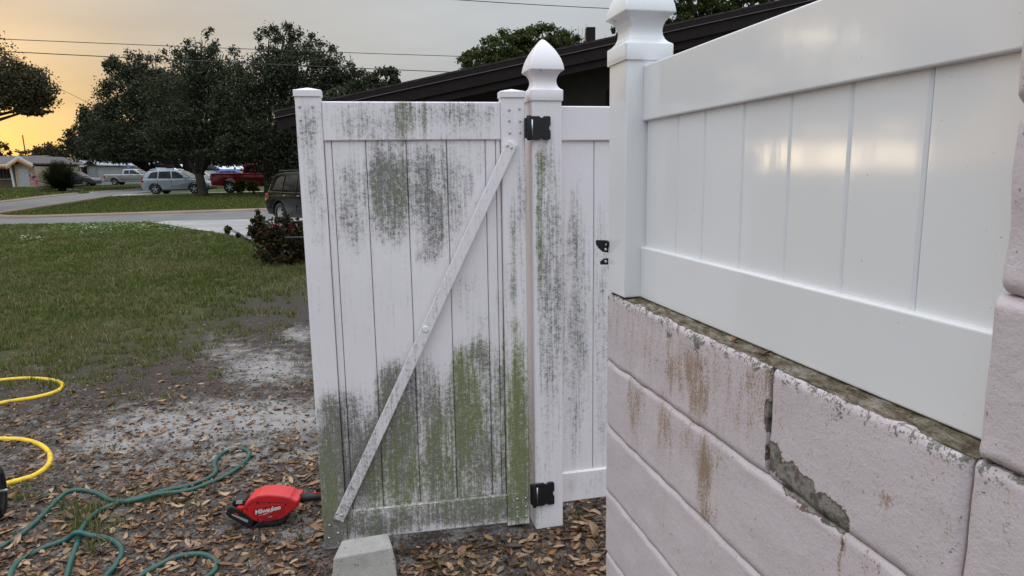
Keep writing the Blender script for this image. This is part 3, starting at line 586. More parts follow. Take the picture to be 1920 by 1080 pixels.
kerb([grid(SA0, 33+3), *seg(grid(SA0, 37), grid(SA0, 58), 12)])
# ------------------------------------------------------------------ grass blades
def in_road(P):
    a = P[:, 0]*N[0]+P[:, 1]*N[1]; b = P[:, 0]*D[0]+P[:, 1]*D[1]
    x, y = proj(P); flare = np.where(a < -6, np.clip((-6-a)*.19, 0, 1.5), 0)
    r = (b > NB+flare-.02) & (b < KB+.3); r |= (a > SA0-.3) & (a < SA1+.3) & (b > KB)
    r |= (a < SA1+3.2) & (b < KB+3.2) & (b > KB) & ((a-SA1-3.2)**2+(b-KB-3.2)**2 > 8.9**1.0*1.02) & (a > SA0)
    r |= (b > 51.1) & (b < 54.7) & (a > SA1-.3)
    # driveway outline, left edge read in the photograph
    xl = np.interp(y, [411, 417.3, 422, 429.5, 436, 445.5, 456, 480], [281, 283, 317, 358, 402, 455, 502, 560]); r |= (y > 405) & (y < 480) & (x > xl) & (b < NB+.4) & (P[:, 1] > 11)
    return r
GCOL = np.array([(.066, .088, .017), (.088, .106, .024), (.050, .072, .016), (.115, .115, .036), (.15, .128, .06), (.20, .165, .09)])
def blades(P, h, w, cprob, lean=.5):
    n = len(P); a = rng.uniform(0, 2*np.pi, n); L = h*rng.uniform(.5, 1.25, n); le = rng.normal(0, lean, n)*L; b = rng.uniform(0, 2*np.pi, n)
    dx = np.cos(a)*w; dy = np.sin(a)*w
    v0 = P+np.stack([-dx, -dy, -.004+0*dx], 1); v1 = P+np.stack([dx, dy, -.004+0*dx], 1); tip = P+np.stack([np.cos(b)*le, np.sin(b)*le, L*.9], 1)
    bp = np.clip(cprob, 0, 1); isb = rng.random(n) < bp; ci = np.where(isb, rng.choice([4, 5, 3], n), rng.choice([0, 1, 2, 3], n, p=[.34, .28, .28, .10])); V = np.stack([v0, v1, tip], 1).reshape(-1, 3); c = 1.18*GCOL[ci]*rng.uniform(.5, 1.7, (n, 1))
    return V, np.repeat(c, 3, 0)
M['grass'] = leafmat('grass_blade', trans=.3)
def scatter(n, y0, y1, power=1.0):
    Y = y0+(y1-y0)*rng.random(n)**power; x = rng.uniform(-.80, .30, n)*Y*1.02-.3; k = max(1, n//7); ix = rng.integers(k, size=n); jit = rng.normal(0, .006+.0016*y0, (2, n)); return np.stack([x[ix]+jit[0], Y[ix]+jit[1], np.zeros(n)], 1)
def lawn(name, label, parts):
    Vs = []; Cs = []
    for P, h, w, cp in parts:
        v, c = blades(P, h, w, cp); Vs.append(v); Cs.append(c)
    V = np.concatenate(Vs); C = np.concatenate(Cs); o = np_mesh(name, V, np.arange(len(V)).reshape(-1, 3), M['grass'], col=C); o['kind'] = 'stuff'; tag(o, label, 'grass'); return o
parts = []
for n, y0, y1, h, w in ((80000, 2.15, 4.2, .050, .0022), (120000, 4.2, 7.5, .058, .0034), (120000, 7.5, 13, .065, .006), (90000, 13, 20, .065, .010), (70000, 20, 29.5, .055, .014)):
    P = scatter(n, y0, y1); s_, g_, _ = masks(P); nz_ = np.array([mnoise.noise(Vector((p[0]*2.3, p[1]*2.3, 5)))*.42+mnoise.noise(Vector((p[0]*7, p[1]*7, 8)))*.38 for p in P])
    keep = (g_*1.08+nz_*1.75 > .52) & ~in_road(P) & (rng.random(n) < np.clip(.25+g_, 0, 1)); keep &= ~((P[:, 0] > .15) & (P[:, 1] < 6) & (P[:, 0]*N[0]+P[:, 1]*N[1] > .70))
    hb = (P[:, 0]*N[0]+P[:, 1]*N[1] > -.15) & (P[:, 1] > 4.5); keep &= ~hb
    P = P[keep]; P[:, 2] = [gz(p[0], p[1]) for p in P]
    brown = (.48 if y0 < 7 else .42 if y0 < 13 else .2)+np.array([mnoise.noise(Vector((p[0]*.9, p[1]*.55, 2)))*.55+mnoise.noise(Vector((p[0]*3, p[1]*2, 6)))*.3 for p in P])*(1 if y0 < 20 else .4)
    parts.append((P, h, w, brown))
lawn('lawn_grass', 'patchy green and brown lawn grass behind the hoses', parts)
a = rng.uniform(-16.5, 6, 90000); b = KB+.3+rng.random(90000)**1.3*19.5; P = np.outer(a, N)+np.outer(b, D); P[:, 2] = gh(P[:, 1]); P = P[~in_road(P)]
a2 = rng.uniform(-60, SA0-.3, 60000); b2 = rng.uniform(38, 92, 60000); Q = np.outer(a2, N)+np.outer(b2, D); Q[:, 2] = gh(Q[:, 1])
lawn('verge_grass', 'mown green grass on the lawns across the street', [(P, .09, .028, .06), (Q, .11, .05, .10)])
# white flowered ground cover at the lawn's far edge
P = np.array([gnd(rng.normal(x, sx), rng.normal(y, sy)) for x, y, sx, sy, n in ((190,425,45,5,420),(290,424,40,4,260),(150,432,30,6,120),(60,451,14,3,50),(330,431,12,3,60)) for _ in range(n)]); P = P[~in_road(P)]
wv = []; wc = []
for p in P:
    s_ = rng.uniform(.018, .045); a_ = rng.uniform(0, 6.3); z_ = p[2]+rng.uniform(.04, .12); c_ = (.42, .43, .33) if rng.random() < .33 else (.14, .24, .06)
    for k in range(3): wv.append((p[0]+s_*math.cos(a_+k*2.1), p[1]+s_*math.sin(a_+k*2.1), z_+rng.uniform(-.02, .02))); wc.append(c_)
o = np_mesh('flowering_ground_cover', np.array(wv), np.arange(len(wv)).reshape(-1, 3), M['grass'], col=np.array(wc)); o['kind'] = 'stuff'; tag(o, 'white flowered weeds along the far edge of the lawn', 'ground cover')
# ------------------------------------------------------------------ fallen leaves
LEAFC = [(.24, .14, .078), (.32, .20, .12), (.17, .088, .045), (.38, .25, .15), (.105, .062, .040), (.25, .115, .05), (.065, .044, .034)]
def leaf_shape(L, W, curl, bend, seed):
    r = random.Random(seed); vs = []; fs = []; K = 6
    for i in range(K+1):
        t = i/K; w = .5*W*(math.sin(math.pi*min(1, t*.94+.03))**.75)*(1 if i not in (0, K) else .12); x = (t-.5)*L; zb = bend*((t-.5)*2)**2*L
        tw = r.uniform(-.1, .1)*W
        for s_ in (-1, 0, 1): vs.append((x, s_*w, zb+curl*abs(s_)*w+tw*s_+.004))
    for i in range(K):
        for s_ in (0, 1): fs.append((i*3+s_, (i+1)*3+s_, (i+1)*3+s_+1, i*3+s_+1))
    return np.array(vs), fs
LSH = [leaf_shape(.075, .026, .55, .12, 1), leaf_shape(.088, .030, .25, .2, 2), leaf_shape(.066, .024, .9, .05, 3), leaf_shape(.095, .034, -.4, -.12, 4), leaf_shape(.058, .022, .3, .25, 5), leaf_shape(.08, .036, .5, -.15, 6), leaf_shape(.10, .028, 1.0, .1, 7)]
def leafobj_mat(i, c):
    t = NT('dry_leaf_%s' % ['tan', 'sand', 'brown', 'straw', 'dark', 'rust', 'umber'][i]); nz = t.noise(70, 4, .65, t.objc()); vein = t.noise(30, 2, .5, t.objc(), (1, 6, 1))
    r_ = t.n('ShaderNodeObjectInfo').outputs['Random']
    k = t.mix(t.step(nz, .35, .7), c, tuple(x*.55 for x in c)); k = t.mix(t.math('MULTIPLY', r_, .5), k, tuple(min(1, x*1.5) for x in c)); t.bump(vein, .3, .004)
    return t.done(k, .55, 0, .35)
LM = [leafobj_mat(i, c) for i, c in enumerate(LEAFC)]
LMESH = {}
def leaf_mesh(s_, c_):
    if (s_, c_) not in LMESH:
        v, f = LSH[s_]; me = bpy.data.meshes.new('fallen_leaf'); me.from_pydata([tuple(q) for q in v], [], f); me.update(); me.materials.append(LM[c_]); me.polygons.foreach_set('use_smooth', [True]*len(f)); LMESH[(s_, c_)] = me
    return LMESH[(s_, c_)]
GATE_A, GATE_B = GO[:2], (GO+gx*GW)[:2]
def leaf_density(P):
    x, y = proj(P); d = smooth(700, 1000, y+.12*(x-300))*1.0; d = np.maximum(d, .45*smooth(690, 800, y))
    d *= 1-.6*np.exp(-(((x-430)/190)**2+((y-790)/45)**2)); d *= 1-.6*np.exp(-(((x-140)/110)**2+((y-990)/60)**2)); d = np.maximum(d, .95*np.exp(-(((x-480)/150)**2+((y-1000)/70)**2))); d = np.maximum(d, .95*np.exp(-(((x-960)/210)**2+((y-1045)/48)**2)))
    return np.clip(d, 0, 1)
cand = []
while len(cand) < 4200:
    Y = 2.05+rng.random(4000)**1.25*4.2; X = rng.uniform(-.84, .2, 4000)*Y*1.0; P = np.stack([X, Y, np.zeros(4000)], 1)
    d = leaf_density(P); keep = rng.random(4000) < d*.9
    a_ = P[:, 0]*N[0]+P[:, 1]*N[1]; keep &= (a_ < .66) | (P[:, 0]*D[0]+P[:, 1]*D[1] > 1.90)                               # not inside the block wall
    rel = P[:, :2]-GO[:2]; u_ = rel @ gx[:2]; v_ = rel @ gy[:2]; keep &= ~((u_ > -.03) & (u_ < 1.03) & (v_ > -.05) & (v_ < .11))
    keep &= ~((np.abs(P[:, 0]+.62) < .19) & (np.abs(P[:, 1]-2.44) < .15)) & ~((np.abs(P[:, 0]+1.13) < .24) & (np.abs(P[:, 1]-2.81) < .09))
    cand += [tuple(p) for p in P[keep]]
cand = cand[:4200]
lone = []
for p in cand:
    sc = rng.uniform(.30, .85); pz = proj(np.array([[p[0], p[1], 0]])); inview = 0 < pz[0][0] < 1135 and 0 < pz[1][0] < 1075
    lone.append((sc/p[1] if inview else 0, p, sc))
lone.sort(key=lambda q: -q[0])
def leaf_xf(p, sc, lift=0.):
    M4 = Matrix.LocRotScale(Vector((p[0], p[1], gz(p[0], p[1])+.002+lift)), None, None) @ Matrix.Rotation(rng.uniform(0, 6.28), 4, 'Z') @ Matrix.Rotation(rng.normal(0, .22), 4, 'X') @ Matrix.Rotation(rng.normal(0, .16), 4, 'Y') @ Matrix.Scale(sc, 4)
    return M4
CP = [.2, .17, .18, .10, .15, .1, .10]
for k, (_, p, sc) in enumerate(lone[:299]):
    si = int(rng.integers(len(LSH))); ci = int(rng.choice(len(LEAFC), p=CP)); o = bpy.data.objects.new('fallen_leaf', leaf_mesh(si, ci)); COL.objects.link(o); o.matrix_world = leaf_xf(p, sc, .004)
    tag(o, 'dry brown fallen leaf lying on the bare ground near the gate', 'leaf', 'dry leaves scattered over the ground in front')
LV = []; LF = []; LC = []; b_ = 0
for _, p, sc in lone[299:]:
    v, f = LSH[int(rng.integers(len(LSH)))]; X4 = np.array(leaf_xf(p, sc)); w_ = v @ X4[:3, :3].T+X4[:3, 3]; LV.append(w_); LF.append(np.array(f)+b_); b_ += len(v)
    c_ = np.array(LEAFC[int(rng.choice(len(LEAFC), p=CP))])*rng.uniform(.6, 1.2); LC.append(np.repeat(c_[None], len(v), 0))
for _ in range(26000):     # crumbs and small leaf bits
    Y = 2.05+rng.random()**1.2*5.2; X = rng.uniform(-.84, .17)*Y; P1 = np.array([[X, Y, 0]])
    if (X*N[0]+Y*N[1] > .66 and X*D[0]+Y*D[1] < 1.9) or rng.random() > .40+.6*float(leaf_density(P1)[0]) or float(proj(P1)[1][0]) < 560: continue
    rel = P1[0, :2]-GO[:2]; u_ = rel @ gx[:2]; v_ = rel @ gy[:2]
    if -.03 < u_ < 1.02 and -.02 < v_ < .08: continue
    s_ = rng.uniform(.006, .02); a_ = rng.uniform(0, 6.3); z_ = gz(X, Y)+.004; t_ = rng.normal(0, .004, 4); e_ = rng.uniform(.25, .5)
    v = np.array([(X+s_*math.cos(a_), Y+s_*math.sin(a_), z_+t_[0]), (X-s_*e_*math.sin(a_), Y+s_*e_*math.cos(a_), z_+t_[1]), (X-s_*math.cos(a_), Y-s_*math.sin(a_), z_+t_[2]), (X+s_*e_*math.sin(a_), Y-s_*e_*math.cos(a_), z_+t_[3])])
    LV.append(v); LF.append(np.array([(0, 1, 2, 3)])+b_); b_ += 4; c_ = np.array(LEAFC[int(rng.choice(len(LEAFC)))])*rng.uniform(.3, 1.1); LC.append(np.repeat(c_[None], 4, 0))
for _ in range(700):      # twigs
    Y = 2.05+rng.random()**1.2*5.; X = rng.uniform(-.84, .15)*Y
    rel = np.array([X, Y])-GO[:2]; u_ = rel @ gx[:2]; v_ = rel @ gy[:2]
    if X*N[0]+Y*N[1] > .6 or float(proj(np.array([[X, Y, 0]]))[1][0]) < 600 or (-.1 < u_ < 1.15 and -.1 < v_ < .15): continue
    L2 = rng.uniform(.02, .09); a_ = rng.uniform(0, 6.3); w_ = rng.uniform(.0008, .0022); z_ = gz(X, Y)+.006; dx, dy = math.cos(a_)*L2, math.sin(a_)*L2; nx2, ny2 = -math.sin(a_)*w_, math.cos(a_)*w_
    v = np.array([(X-dx-nx2, Y-dy-ny2, z_), (X+dx-nx2, Y+dy-ny2, z_+.004), (X+dx+nx2, Y+dy+ny2, z_+.004), (X-dx+nx2, Y-dy+ny2, z_)]); LV.append(v); LF.append(np.array([(0, 1, 2, 3)])+b_); b_ += 4; LC.append(np.repeat(np.array([(.09, .065, .045)])*rng.uniform(.5, 1.6), 4, 0))
M['litter'] = leafmat('leaf_litter', trans=.1)
o = np_mesh('leaf_litter', np.concatenate(LV), np.concatenate(LF), M['litter'], col=np.concatenate(LC)); o['kind'] = 'stuff'; tag(o, 'brown leaf litter and crumbs covering the soil', 'leaf litter')
# the big tan leaf standing on edge beside the wall, and one leaf caught on the wall's ledge
p = gnd(1120, 1030); o = bpy.data.objects.new('fallen_leaf', leaf_mesh(5, 3)); COL.objects.link(o); o.matrix_world = Matrix.Translation((p[0]-.01, p[1]+.06, .052)) @ Matrix.Rotation(.35, 4, 'Z') @ Matrix.Rotation(math.radians(75), 4, 'Y') @ Matrix.Rotation(1.3, 4, 'X') @ Matrix.Scale(1.15, 4)
tag(o, 'tan leaf standing upright on the ground against the block wall', 'leaf')
for i, (s_, y_) in enumerate(((.50, .03), (.60, .030))):
    q = W0-D*s_+N*y_; o = bpy.data.objects.new('fallen_leaf', leaf_mesh(1 if i else 4, 5 if i == 0 else 2)); COL.objects.link(o); o.matrix_world = Matrix.Translation((q[0], q[1], ZT+.004)) @ Matrix.Rotation(ANG+1.4+.3*i, 4, 'Z') @ Matrix.Scale(.5, 4)
    tag(o, ('reddish brown leaf scrap on the wall ledge under the white fence', 'dark dry leaf on the wall ledge nearest the cracked joint')[i], 'leaf')
# ------------------------------------------------------------------ hoses
def catmull(pts, n=6):
    P = [np.array(p, float) for p in pts]; out = []
    for i in range(len(P)-1):
        a, b, c, d = P[max(i-1, 0)], P[i], P[i+1], P[min(i+2, len(P)-1)]
        for k in range(n):
            t = k/n; out.append(.5*((2*b)+(c-a)*t+(2*a-5*b+4*c-d)*t*t+(3*b-a-3*c+d)*t**3))
    return out+[P[-1]]
def hose(name, label, px, r, mat, lifts=()):
    pts = []
    for q in px:
        g = gnd(q[0], q[1], r); pts.append((g[0], g[1], gz(g[0], g[1])+r*.6+(q[2] if len(q) > 2 else 0)))
    o = MB().tube(catmull(pts, 6), r, 12).build(name, M[mat], None, smooth=True); return tag(o, label, 'hose')
hose('garden_hose', 'dark green garden hose looping over the leaves at lower left', [(-60,1050),(0,1022),(37,1000),(75,968),(103,936),(125,919),(150,915),(180,922),(210,937),(240,944,.012),(270,940,.016),(300,931,.012),(350,921),(390,908),(425,891),(452,872),(466,855),(465,845),(450,840),(428,843),(411,853),(402,869),(405,881),(398,892),(378,903),(348,913),(310,921),(272,931),(232,940),(200,950),(172,967),(153,990),(143,1020),(131,1055),(118,1095),(90,1140),(40,1150),(5,1125),(17,1085),(28,1058),(52,1039),(85,1022),(122,1012,.006),(145,1008,.028),(170,1006,.010),(200,1008),(221,1018),(228,1035),(215,1060),(190,1090),(195,1125),(225,1115),(252,1085),(290,1060),(330,1042),(370,1035),(395,1040),(407,1053),(398,1071),(370,1090),(340,1120)], .0125, 'hose_green')
hose('utility_hose', 'bright yellow hose with two loops at the left edge', [(-140,745),(-80,725),(0,713),(55,709),(98,712),(117,720),(106,733),(70,743),(30,749),(0,754),(-80,775),(-120,800),(-80,820),(0,822),(40,823),(70,830),(88,842),(94,858),(85,875),(60,892),(24,903),(-10,912)], .0145, 'hose_yellow')
# ------------------------------------------------------------------ black wheel at the left edge
wp = gnd(-4, 968); wh = thing('cart_wheel', 'small black rubber wheel at the left edge beside the yellow hose', 'wheel', (wp[0], wp[1], gz(wp[0], wp[1])), .5)
R_ = .118; prof = [(R_-.035,-.03),(R_-.012,-.032),(R_-.002,-.02),(R_,0),(R_-.002,.02),(R_-.012,.032),(R_-.035,.03)]
MB().lathe(prof, 32, (0, 0, R_), 'x', False).build('tyre', M['rubber'], wh, smooth=True)
MB().lathe([(.001,-.02),(R_-.05,-.018),(R_-.036,-.028),(R_-.033,-.028),(R_-.033,.028),(R_-.036,.028),(R_-.05,.018),(.001,.02)], 28, (0, 0, R_), 'x').build('hub', M['black_plastic'], wh)
MB().lathe([(.008,-.26),(.008,.05)], 12, (0, 0, R_), 'x').build('axle', M['steel'], wh)
# ------------------------------------------------------------------ concrete block propping the gate
cb = [gnd(641, 1013, .125), gnd(727, 999, .125), gnd(736, 1026, .118), gnd(625, 1047, .118)]
t0, t1, f1_, f0_ = [np.array(q) for q in cb]
def low(p, out, z=0.): return np.array([p[0]+out[0], p[1]+out[1], z-.01])
bl = MB().add([low(f0_, (-.010, -.03)), low(f1_, (.020, -.03)), low(t1, (.026, .015)), low(t0, (-.02, .015)), f0_, f1_, t1, t0], [(3,2,1,0),(4,5,6,7),(0,1,5,4),(1,2,6,5),(2,3,7,6),(3,0,4,7)])
tag(bl.build('concrete_block', M['concrete'], None, .006, 3), 'tapered grey concrete block propping the bottom of the gate open', 'concrete block')
# ------------------------------------------------------------------ battery trimmer head lying on the leaves (side profile drawn in photo pixels of the object)
tr0 = gnd(505, 985); TS = .00233
trm = thing('string_trimmer', 'red and black cordless trimmer power head lying on the leaves beside the gate', 'trimmer', (tr0[0], tr0[1]+.03, gz(tr0[0], tr0[1]+.03)), .06)
def zp(zx, zy): return ((410+zx/9-505)*TS, (995-(900+zy/9))*TS)     # zoomed photo pixel -> local x, z
def side(nm, pts, y0, y1, mat, bev, par=None, seg=3): return MB().prism([zp(*q) for q in pts], lambda p, d: (p[0], d, p[1]), y0, y1).build(nm, M[mat], par or trm, bev, seg, angle=20)
body = side('housing', [(430,540),(490,380),(590,290),(720,235),(860,222),(1020,240),(1140,262),(1250,295),(1320,345),(1405,352),(1400,420),(1375,490),(1300,545),(1200,625),(1060,715),(860,748),(690,745),(600,700)], -.052, .052, 'red_plastic', .014)
side('base_guard', [(560,845),(700,740),(860,752),(1050,722),(1200,580),(1195,690),(1100,790),(900,838)], -.046, .046, 'black_plastic', .006)
bat = side('battery', [(130,590),(180,470),(240,430),(330,470),(440,540),(640,690),(560,845),(500,855),(330,740),(200,645)], -.043, .043, 'black_plastic', .008)
side('battery_latch', [(255,370),(300,345),(460,355),(490,395),(480,440),(330,450),(245,430)], -.030, .030, 'black_plastic', .005)
side('release_button', [(335,460),(370,440),(460,455),(430,530),(350,485)], -.047, .047, 'red_plastic', .004)
side('logo_tile', [(325,360),(432,355),(425,415),(315,418)], -.0312, -.029, 'print_grey', 0)
side('battery_label', [(255,570),(520,700),(500,745),(243,590)], -.0444, -.042, 'print_grey', 0, bat)
side('label_stripe', [(300,548),(360,580),(352,604),(292,572)], -.0446, -.042, 'red_plastic', 0, bat)
for i in range(3): side('vent_slot', [(760,668+i*22),(1030,655+i*22),(1030,662+i*22),(760,676+i*22)], -.0527, -.050, 'black_plastic', 0, body)
for zx, zy in ((708,377),(912,380),(1175,432),(522,482),(690,680)):
    x, z = zp(zx, zy); MB().lathe([(.0001,-.0005),(.0042,-.0005),(.0046,.002)], 12, (x, -.0522, z), 'y').build('screw_recess', M['black_plastic'], body)
gx0, gz0 = zp(1385, 425); gx1, gz1 = zp(1760, 395)
MB().tube([(gx0, 0, gz0), (gx0+.04, 0, gz0+.004), (gx1, 0, gz1), (gx1+.12, .01, gz1+.004)], [.021, .019, .018, .017], 16).build('grip', M['black_plastic'], trm, smooth=True)
MB().tube([(gx1+.115, .01, gz1+.004), (gx1+.9, .06, .045)], .0125, 14).build('shaft', M['black_metal'], trm, smooth=True)
MB().tube([(gx1+.88, .06, .046), (gx1+.90, .06, .05), (gx1+.98, .065, .04)], [.02, .05, .06], 14).build('cutting_head', M['black_plastic'], trm, smooth=True)
tx, tz = zp(1620, 335); MB().box(tx, tx+.075, -.008, .008, tz-.004, tz+.006).build('trigger_guard', M['red_plastic'], trm, .003)
tx, tz = zp(1650, 285); MB().box(tx, tx+.05, -.007, .007, tz-.006, tz+.012).build('lock_lever', M['black_plastic'], trm, .004)
def text_part(body_txt, size, x, z, rot, shear, mat, par, y, nm):
    cu = bpy.data.curves.new(nm, 'FONT'); cu.body = body_txt; cu.size = size; cu.shear = shear; cu.extrude = .0004; cu.space_character = .9; cu.offset = size*.012
    to = bpy.data.objects.new(nm, cu); COL.objects.link(to); dg = bpy.context.evaluated_depsgraph_get(); me = bpy.data.meshes.new_from_object(to.evaluated_get(dg)); bpy.data.objects.remove(to); bpy.data.curves.remove(cu)
    o = link_mesh(nm, me, M[mat], par); me.materials.clear(); me.materials.append(M[mat]); o.matrix_basis = Matrix.Translation((x, y, z)) @ Matrix.Rotation(-rot, 4, 'Y') @ Matrix.Rotation(math.pi/2, 4, 'X'); return o
side('logo_panel', [(600,520),(660,455),(1010,415),(1150,440),(1165,560),(1050,640),(690,650),(610,600)], -.0535, -.050, 'red_dark', .001, body)
side('housing_seam', [(470,470),(640,345),(1240,395),(1240,400),(640,351),(474,478)], -.0526, -.050, 'black_plastic', 0, body)
x, z = zp(655, 585); text_part('Milwaukee', .0295, x, z, .19, .25, 'print_white', body, -.0541, 'lettering')
x, z = zp(870, 650); text_part('FUEL', .0095, x, z, .06, .2, 'print_grey', body, -.0541, 'lettering')
side('logo_bolt', [(705,612),(870,560),(940,535),(930,552),(1025,495),(910,560),(920,545),(790,598),(800,585)], -.0541, -.053, 'print_white', 0, body)
# ------------------------------------------------------------------ neighbouring dark house behind the gate
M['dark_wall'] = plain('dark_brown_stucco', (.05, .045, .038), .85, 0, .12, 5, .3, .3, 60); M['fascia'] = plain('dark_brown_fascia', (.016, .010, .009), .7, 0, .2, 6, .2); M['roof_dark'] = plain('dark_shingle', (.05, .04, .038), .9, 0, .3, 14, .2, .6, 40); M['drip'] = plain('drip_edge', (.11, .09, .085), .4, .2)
M['glass_dark'] = plain('dark_glass', (.012, .014, .017), .06, 0, .2, 3, .8)
EV = gnd(518, 214, 2.52); HANG = math.radians(2.0); HN_ = np.array([math.cos(HANG), math.sin(HANG), 0]); HD_ = np.array([-math.sin(HANG), math.cos(HANG), 0]); dh = thing('dark_house', 'dark brown low gabled house with wide eaves behind the gate', 'house', (EV[0], EV[1], 0), HANG)
SLP = .200; HW = 11.0; HD = 9.0
def rk(x): return 2.52+SLP*min(x, 2*HW-x)      # roof edge height: up to the ridge at HW, then down again
def slab(nm, x0, x1, y0, y1, lo, hi, mat, bev=0.):     # sloping board along the rake
    m = MB(); m.add([(x0,y0,rk(x0)+lo),(x1,y0,rk(x1)+lo),(x1,y1,rk(x1)+lo),(x0,y1,rk(x0)+lo),(x0,y0,rk(x0)+hi),(x1,y0,rk(x1)+hi),(x1,y1,rk(x1)+hi),(x0,y1,rk(x0)+hi)], [(3,2,1,0),(4,5,6,7),(0,1,5,4),(1,2,6,5),(2,3,7,6),(3,0,4,7)]); return m.build(nm, M[mat], dh, bev)
for a, b in ((0, HW), (HW, 2*HW)):
    e0, e1_ = (.02, 0) if a == 0 else (0, .02)
    slab('rake_fascia', a, b, 0, .04, -.24, -.06, 'fascia'); slab('rake_trim', a-e0, b+e1_, -.025, .0, -.055, .03, 'fascia'); slab('drip_edge', a-e0, b+e1_, -.032, -.026, -.062, -.050, 'drip')
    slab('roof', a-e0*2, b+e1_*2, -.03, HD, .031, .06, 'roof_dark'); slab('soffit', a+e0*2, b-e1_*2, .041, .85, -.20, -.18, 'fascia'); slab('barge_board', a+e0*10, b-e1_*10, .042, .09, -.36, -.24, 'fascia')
slab('eave_fascia', -.02, .03, .041, HD, -.20, -.02, 'fascia'); slab('eave_fascia', 2*HW-.03, 2*HW+.02, .041, HD, -.20, -.02, 'fascia')
gp_ = [(.75, -.05), (2*HW-.75, -.05), (2*HW-.75, rk(.75)-.2), (HW, rk(HW)-.2), (.75, rk(.75)-.2)]
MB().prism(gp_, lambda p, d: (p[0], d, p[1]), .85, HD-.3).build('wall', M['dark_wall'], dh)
def dh_x(px, py, off=.85):
    p0 = EV+HD_*off; d = ray(px, py); t = ((p0-ORI) @ HD_)/(d @ HD_); q = ORI+d*t; return float((q-EV) @ HN_), float(q[2])
wx, wz = dh_x(1138, 168); wi = MB().box(wx, wx+1.1, .80, .849, .95, wz).build('window', M['fascia'], dh, .01); MB().box(wx+.06, wx+1.04, .79, .81, 1.01, wz-.06).build('pane', M['glass_dark'], wi)
vx = dh_x(1108, 80, 2.0)[0]; MB().box(vx-.085, vx+.085, 2.0, 2.17, rk(vx)-.02, rk(vx)+.62).build('vent_stack', M['fascia'], dh, .01)
# ------------------------------------------------------------------ trees
M['bark'] = plain('oak_bark', (.045, .038, .032), .95, 0, .3, 9, .2, .8, 25); M['leaf'] = leafmat('tree_leaf')
def leaf_cloud(blobs, per, size, cols, clump=.16, shell=.55, seed=1, aspect=.55):
    r = np.random.default_rng(seed); Ps = []
    for (c, rad, wgt) in blobs:
        n = int(per*wgt); k = max(6, int(n/70)); u = r.normal(size=(k, 3)); u /= np.linalg.norm(u, axis=1)[:, None]; q = u*(shell+(1-shell)*r.random((k, 1))**.6)
        q[:, 2] = np.maximum(q[:, 2], -.75+.2*r.random(k)); idx = r.integers(k, size=n); off = r.normal(size=(n, 3))*clump*r.uniform(.55, 1.25, (k, 1))[idx]
        Ps.append(np.array(c)+(q[idx]+off)*np.array(rad))
    P = np.concatenate(Ps); n = len(P); a = r.normal(size=(n, 3)); a /= np.linalg.norm(a, axis=1)[:, None]; b = np.cross(a, r.normal(size=(n, 3))); b /= np.linalg.norm(b, axis=1)[:, None]
    s_ = (size*r.uniform(.6, 1.35, n))[:, None]; a = a*s_*.5; b = b*s_*.5*aspect
    V = np.stack([P-a, P+b, P+a, P-b], 1).reshape(-1, 3); c = np.array(cols)[r.integers(len(cols), size=n)]*r.uniform(.7, 1.3, (n, 1))
    return V, np.arange(len(V)).reshape(-1, 4), np.repeat(c, 4, 0)
def tree(name, label, base, tr, blobs, per, size, cols, seed, fork=.35, group=None, clump=.16, trunk=True, leanx=0., dens=1.):
    base = np.array(base, float); t = thing(name, label, 'tree', base, 0, group); r = random.Random(seed)
    bl = [(np.array(c)-base, rad, w) for c, rad, w in blobs]
    V, Fq, C = leaf_cloud(bl, per*dens, size, cols, clump, seed=seed); np_mesh('crown', V, Fq, M['leaf'], t, C)
    if trunk:
        top = sum(c for c, _, _ in bl)/len(bl); fz = max(1.2, top[2]*fork); f0 = np.array([leanx, 0, fz]); m = MB()
        m.tube([(0, 0, -.15), (.02, 0, .15), (leanx*.3, .03, fz*.45), tuple(f0)], [tr*1.55, tr*1.1, tr*.92, tr*.85], 12)
        for c, rad, w in bl:
            e = c+np.array([0, 0, rad[2]*.25]); mid = f0+(e-f0)*.5+np.array([r.uniform(-.4, .4), r.uniform(-.3, .3), .3]); st = f0-np.array([0, 0, r.uniform(.0, fz*.3)]); st[0] *= st[2]/fz
            m.tube([tuple(st), tuple(st+(mid-st)*.4), tuple(mid), tuple(e)], [tr*.62, tr*.5, tr*.32, tr*.09], 8)
            for _ in range(3):
                e2 = c+np.array([r.uniform(-.7, .7)*rad[0], r.uniform(-.7, .7)*rad[1], r.uniform(-.1, .8)*rad[2]]); m.tube([tuple(mid), tuple((mid+e2)/2+np.array([0, 0, .2])), tuple(e2)], [tr*.24, tr*.15, tr*.04], 6)
        m.build('trunk', M['bark'], t, smooth=True)
    return t
def pxblobs(lst, Y, depth=.8, thin=True):
    out = []
    for x, y, rx, ry, w in lst:
        c = atY(x, y, Y); k = np.linalg.norm([Y*.98])/F; out.append((c, (rx*k*1.02, max(rx, ry)*k*depth, ry*k), w*(.5 if thin and y < 128 else 1)))
    return out
OAK = [(.040, .047, .024), (.050, .058, .029), (.062, .068, .034), (.032, .037, .021)]; GREEN = [(.055, .075, .018), (.075, .095, .025), (.042, .06, .016), (.10, .11, .035)]
def gb(px, Y): p = atY(px, 340, Y); return (p[0], p[1], float(gh(Y)))
tree('oak_tree', 'tall dark oak with forked trunk beside the silver car', gnd(381, 368), .30, pxblobs([(380,85,30,34,.3),(420,110,34,34,.4),(358,120,30,36,.4),(405,160,62,50,1.1),(335,190,58,50,1),(445,185,62,60,1.1),(385,240,95,42,1.4),(335,262,60,30,.8),(450,262,66,36,1),(400,285,90,16,.8)], 45.5), 5600, .17, OAK, 11, .24, leanx=-.15)
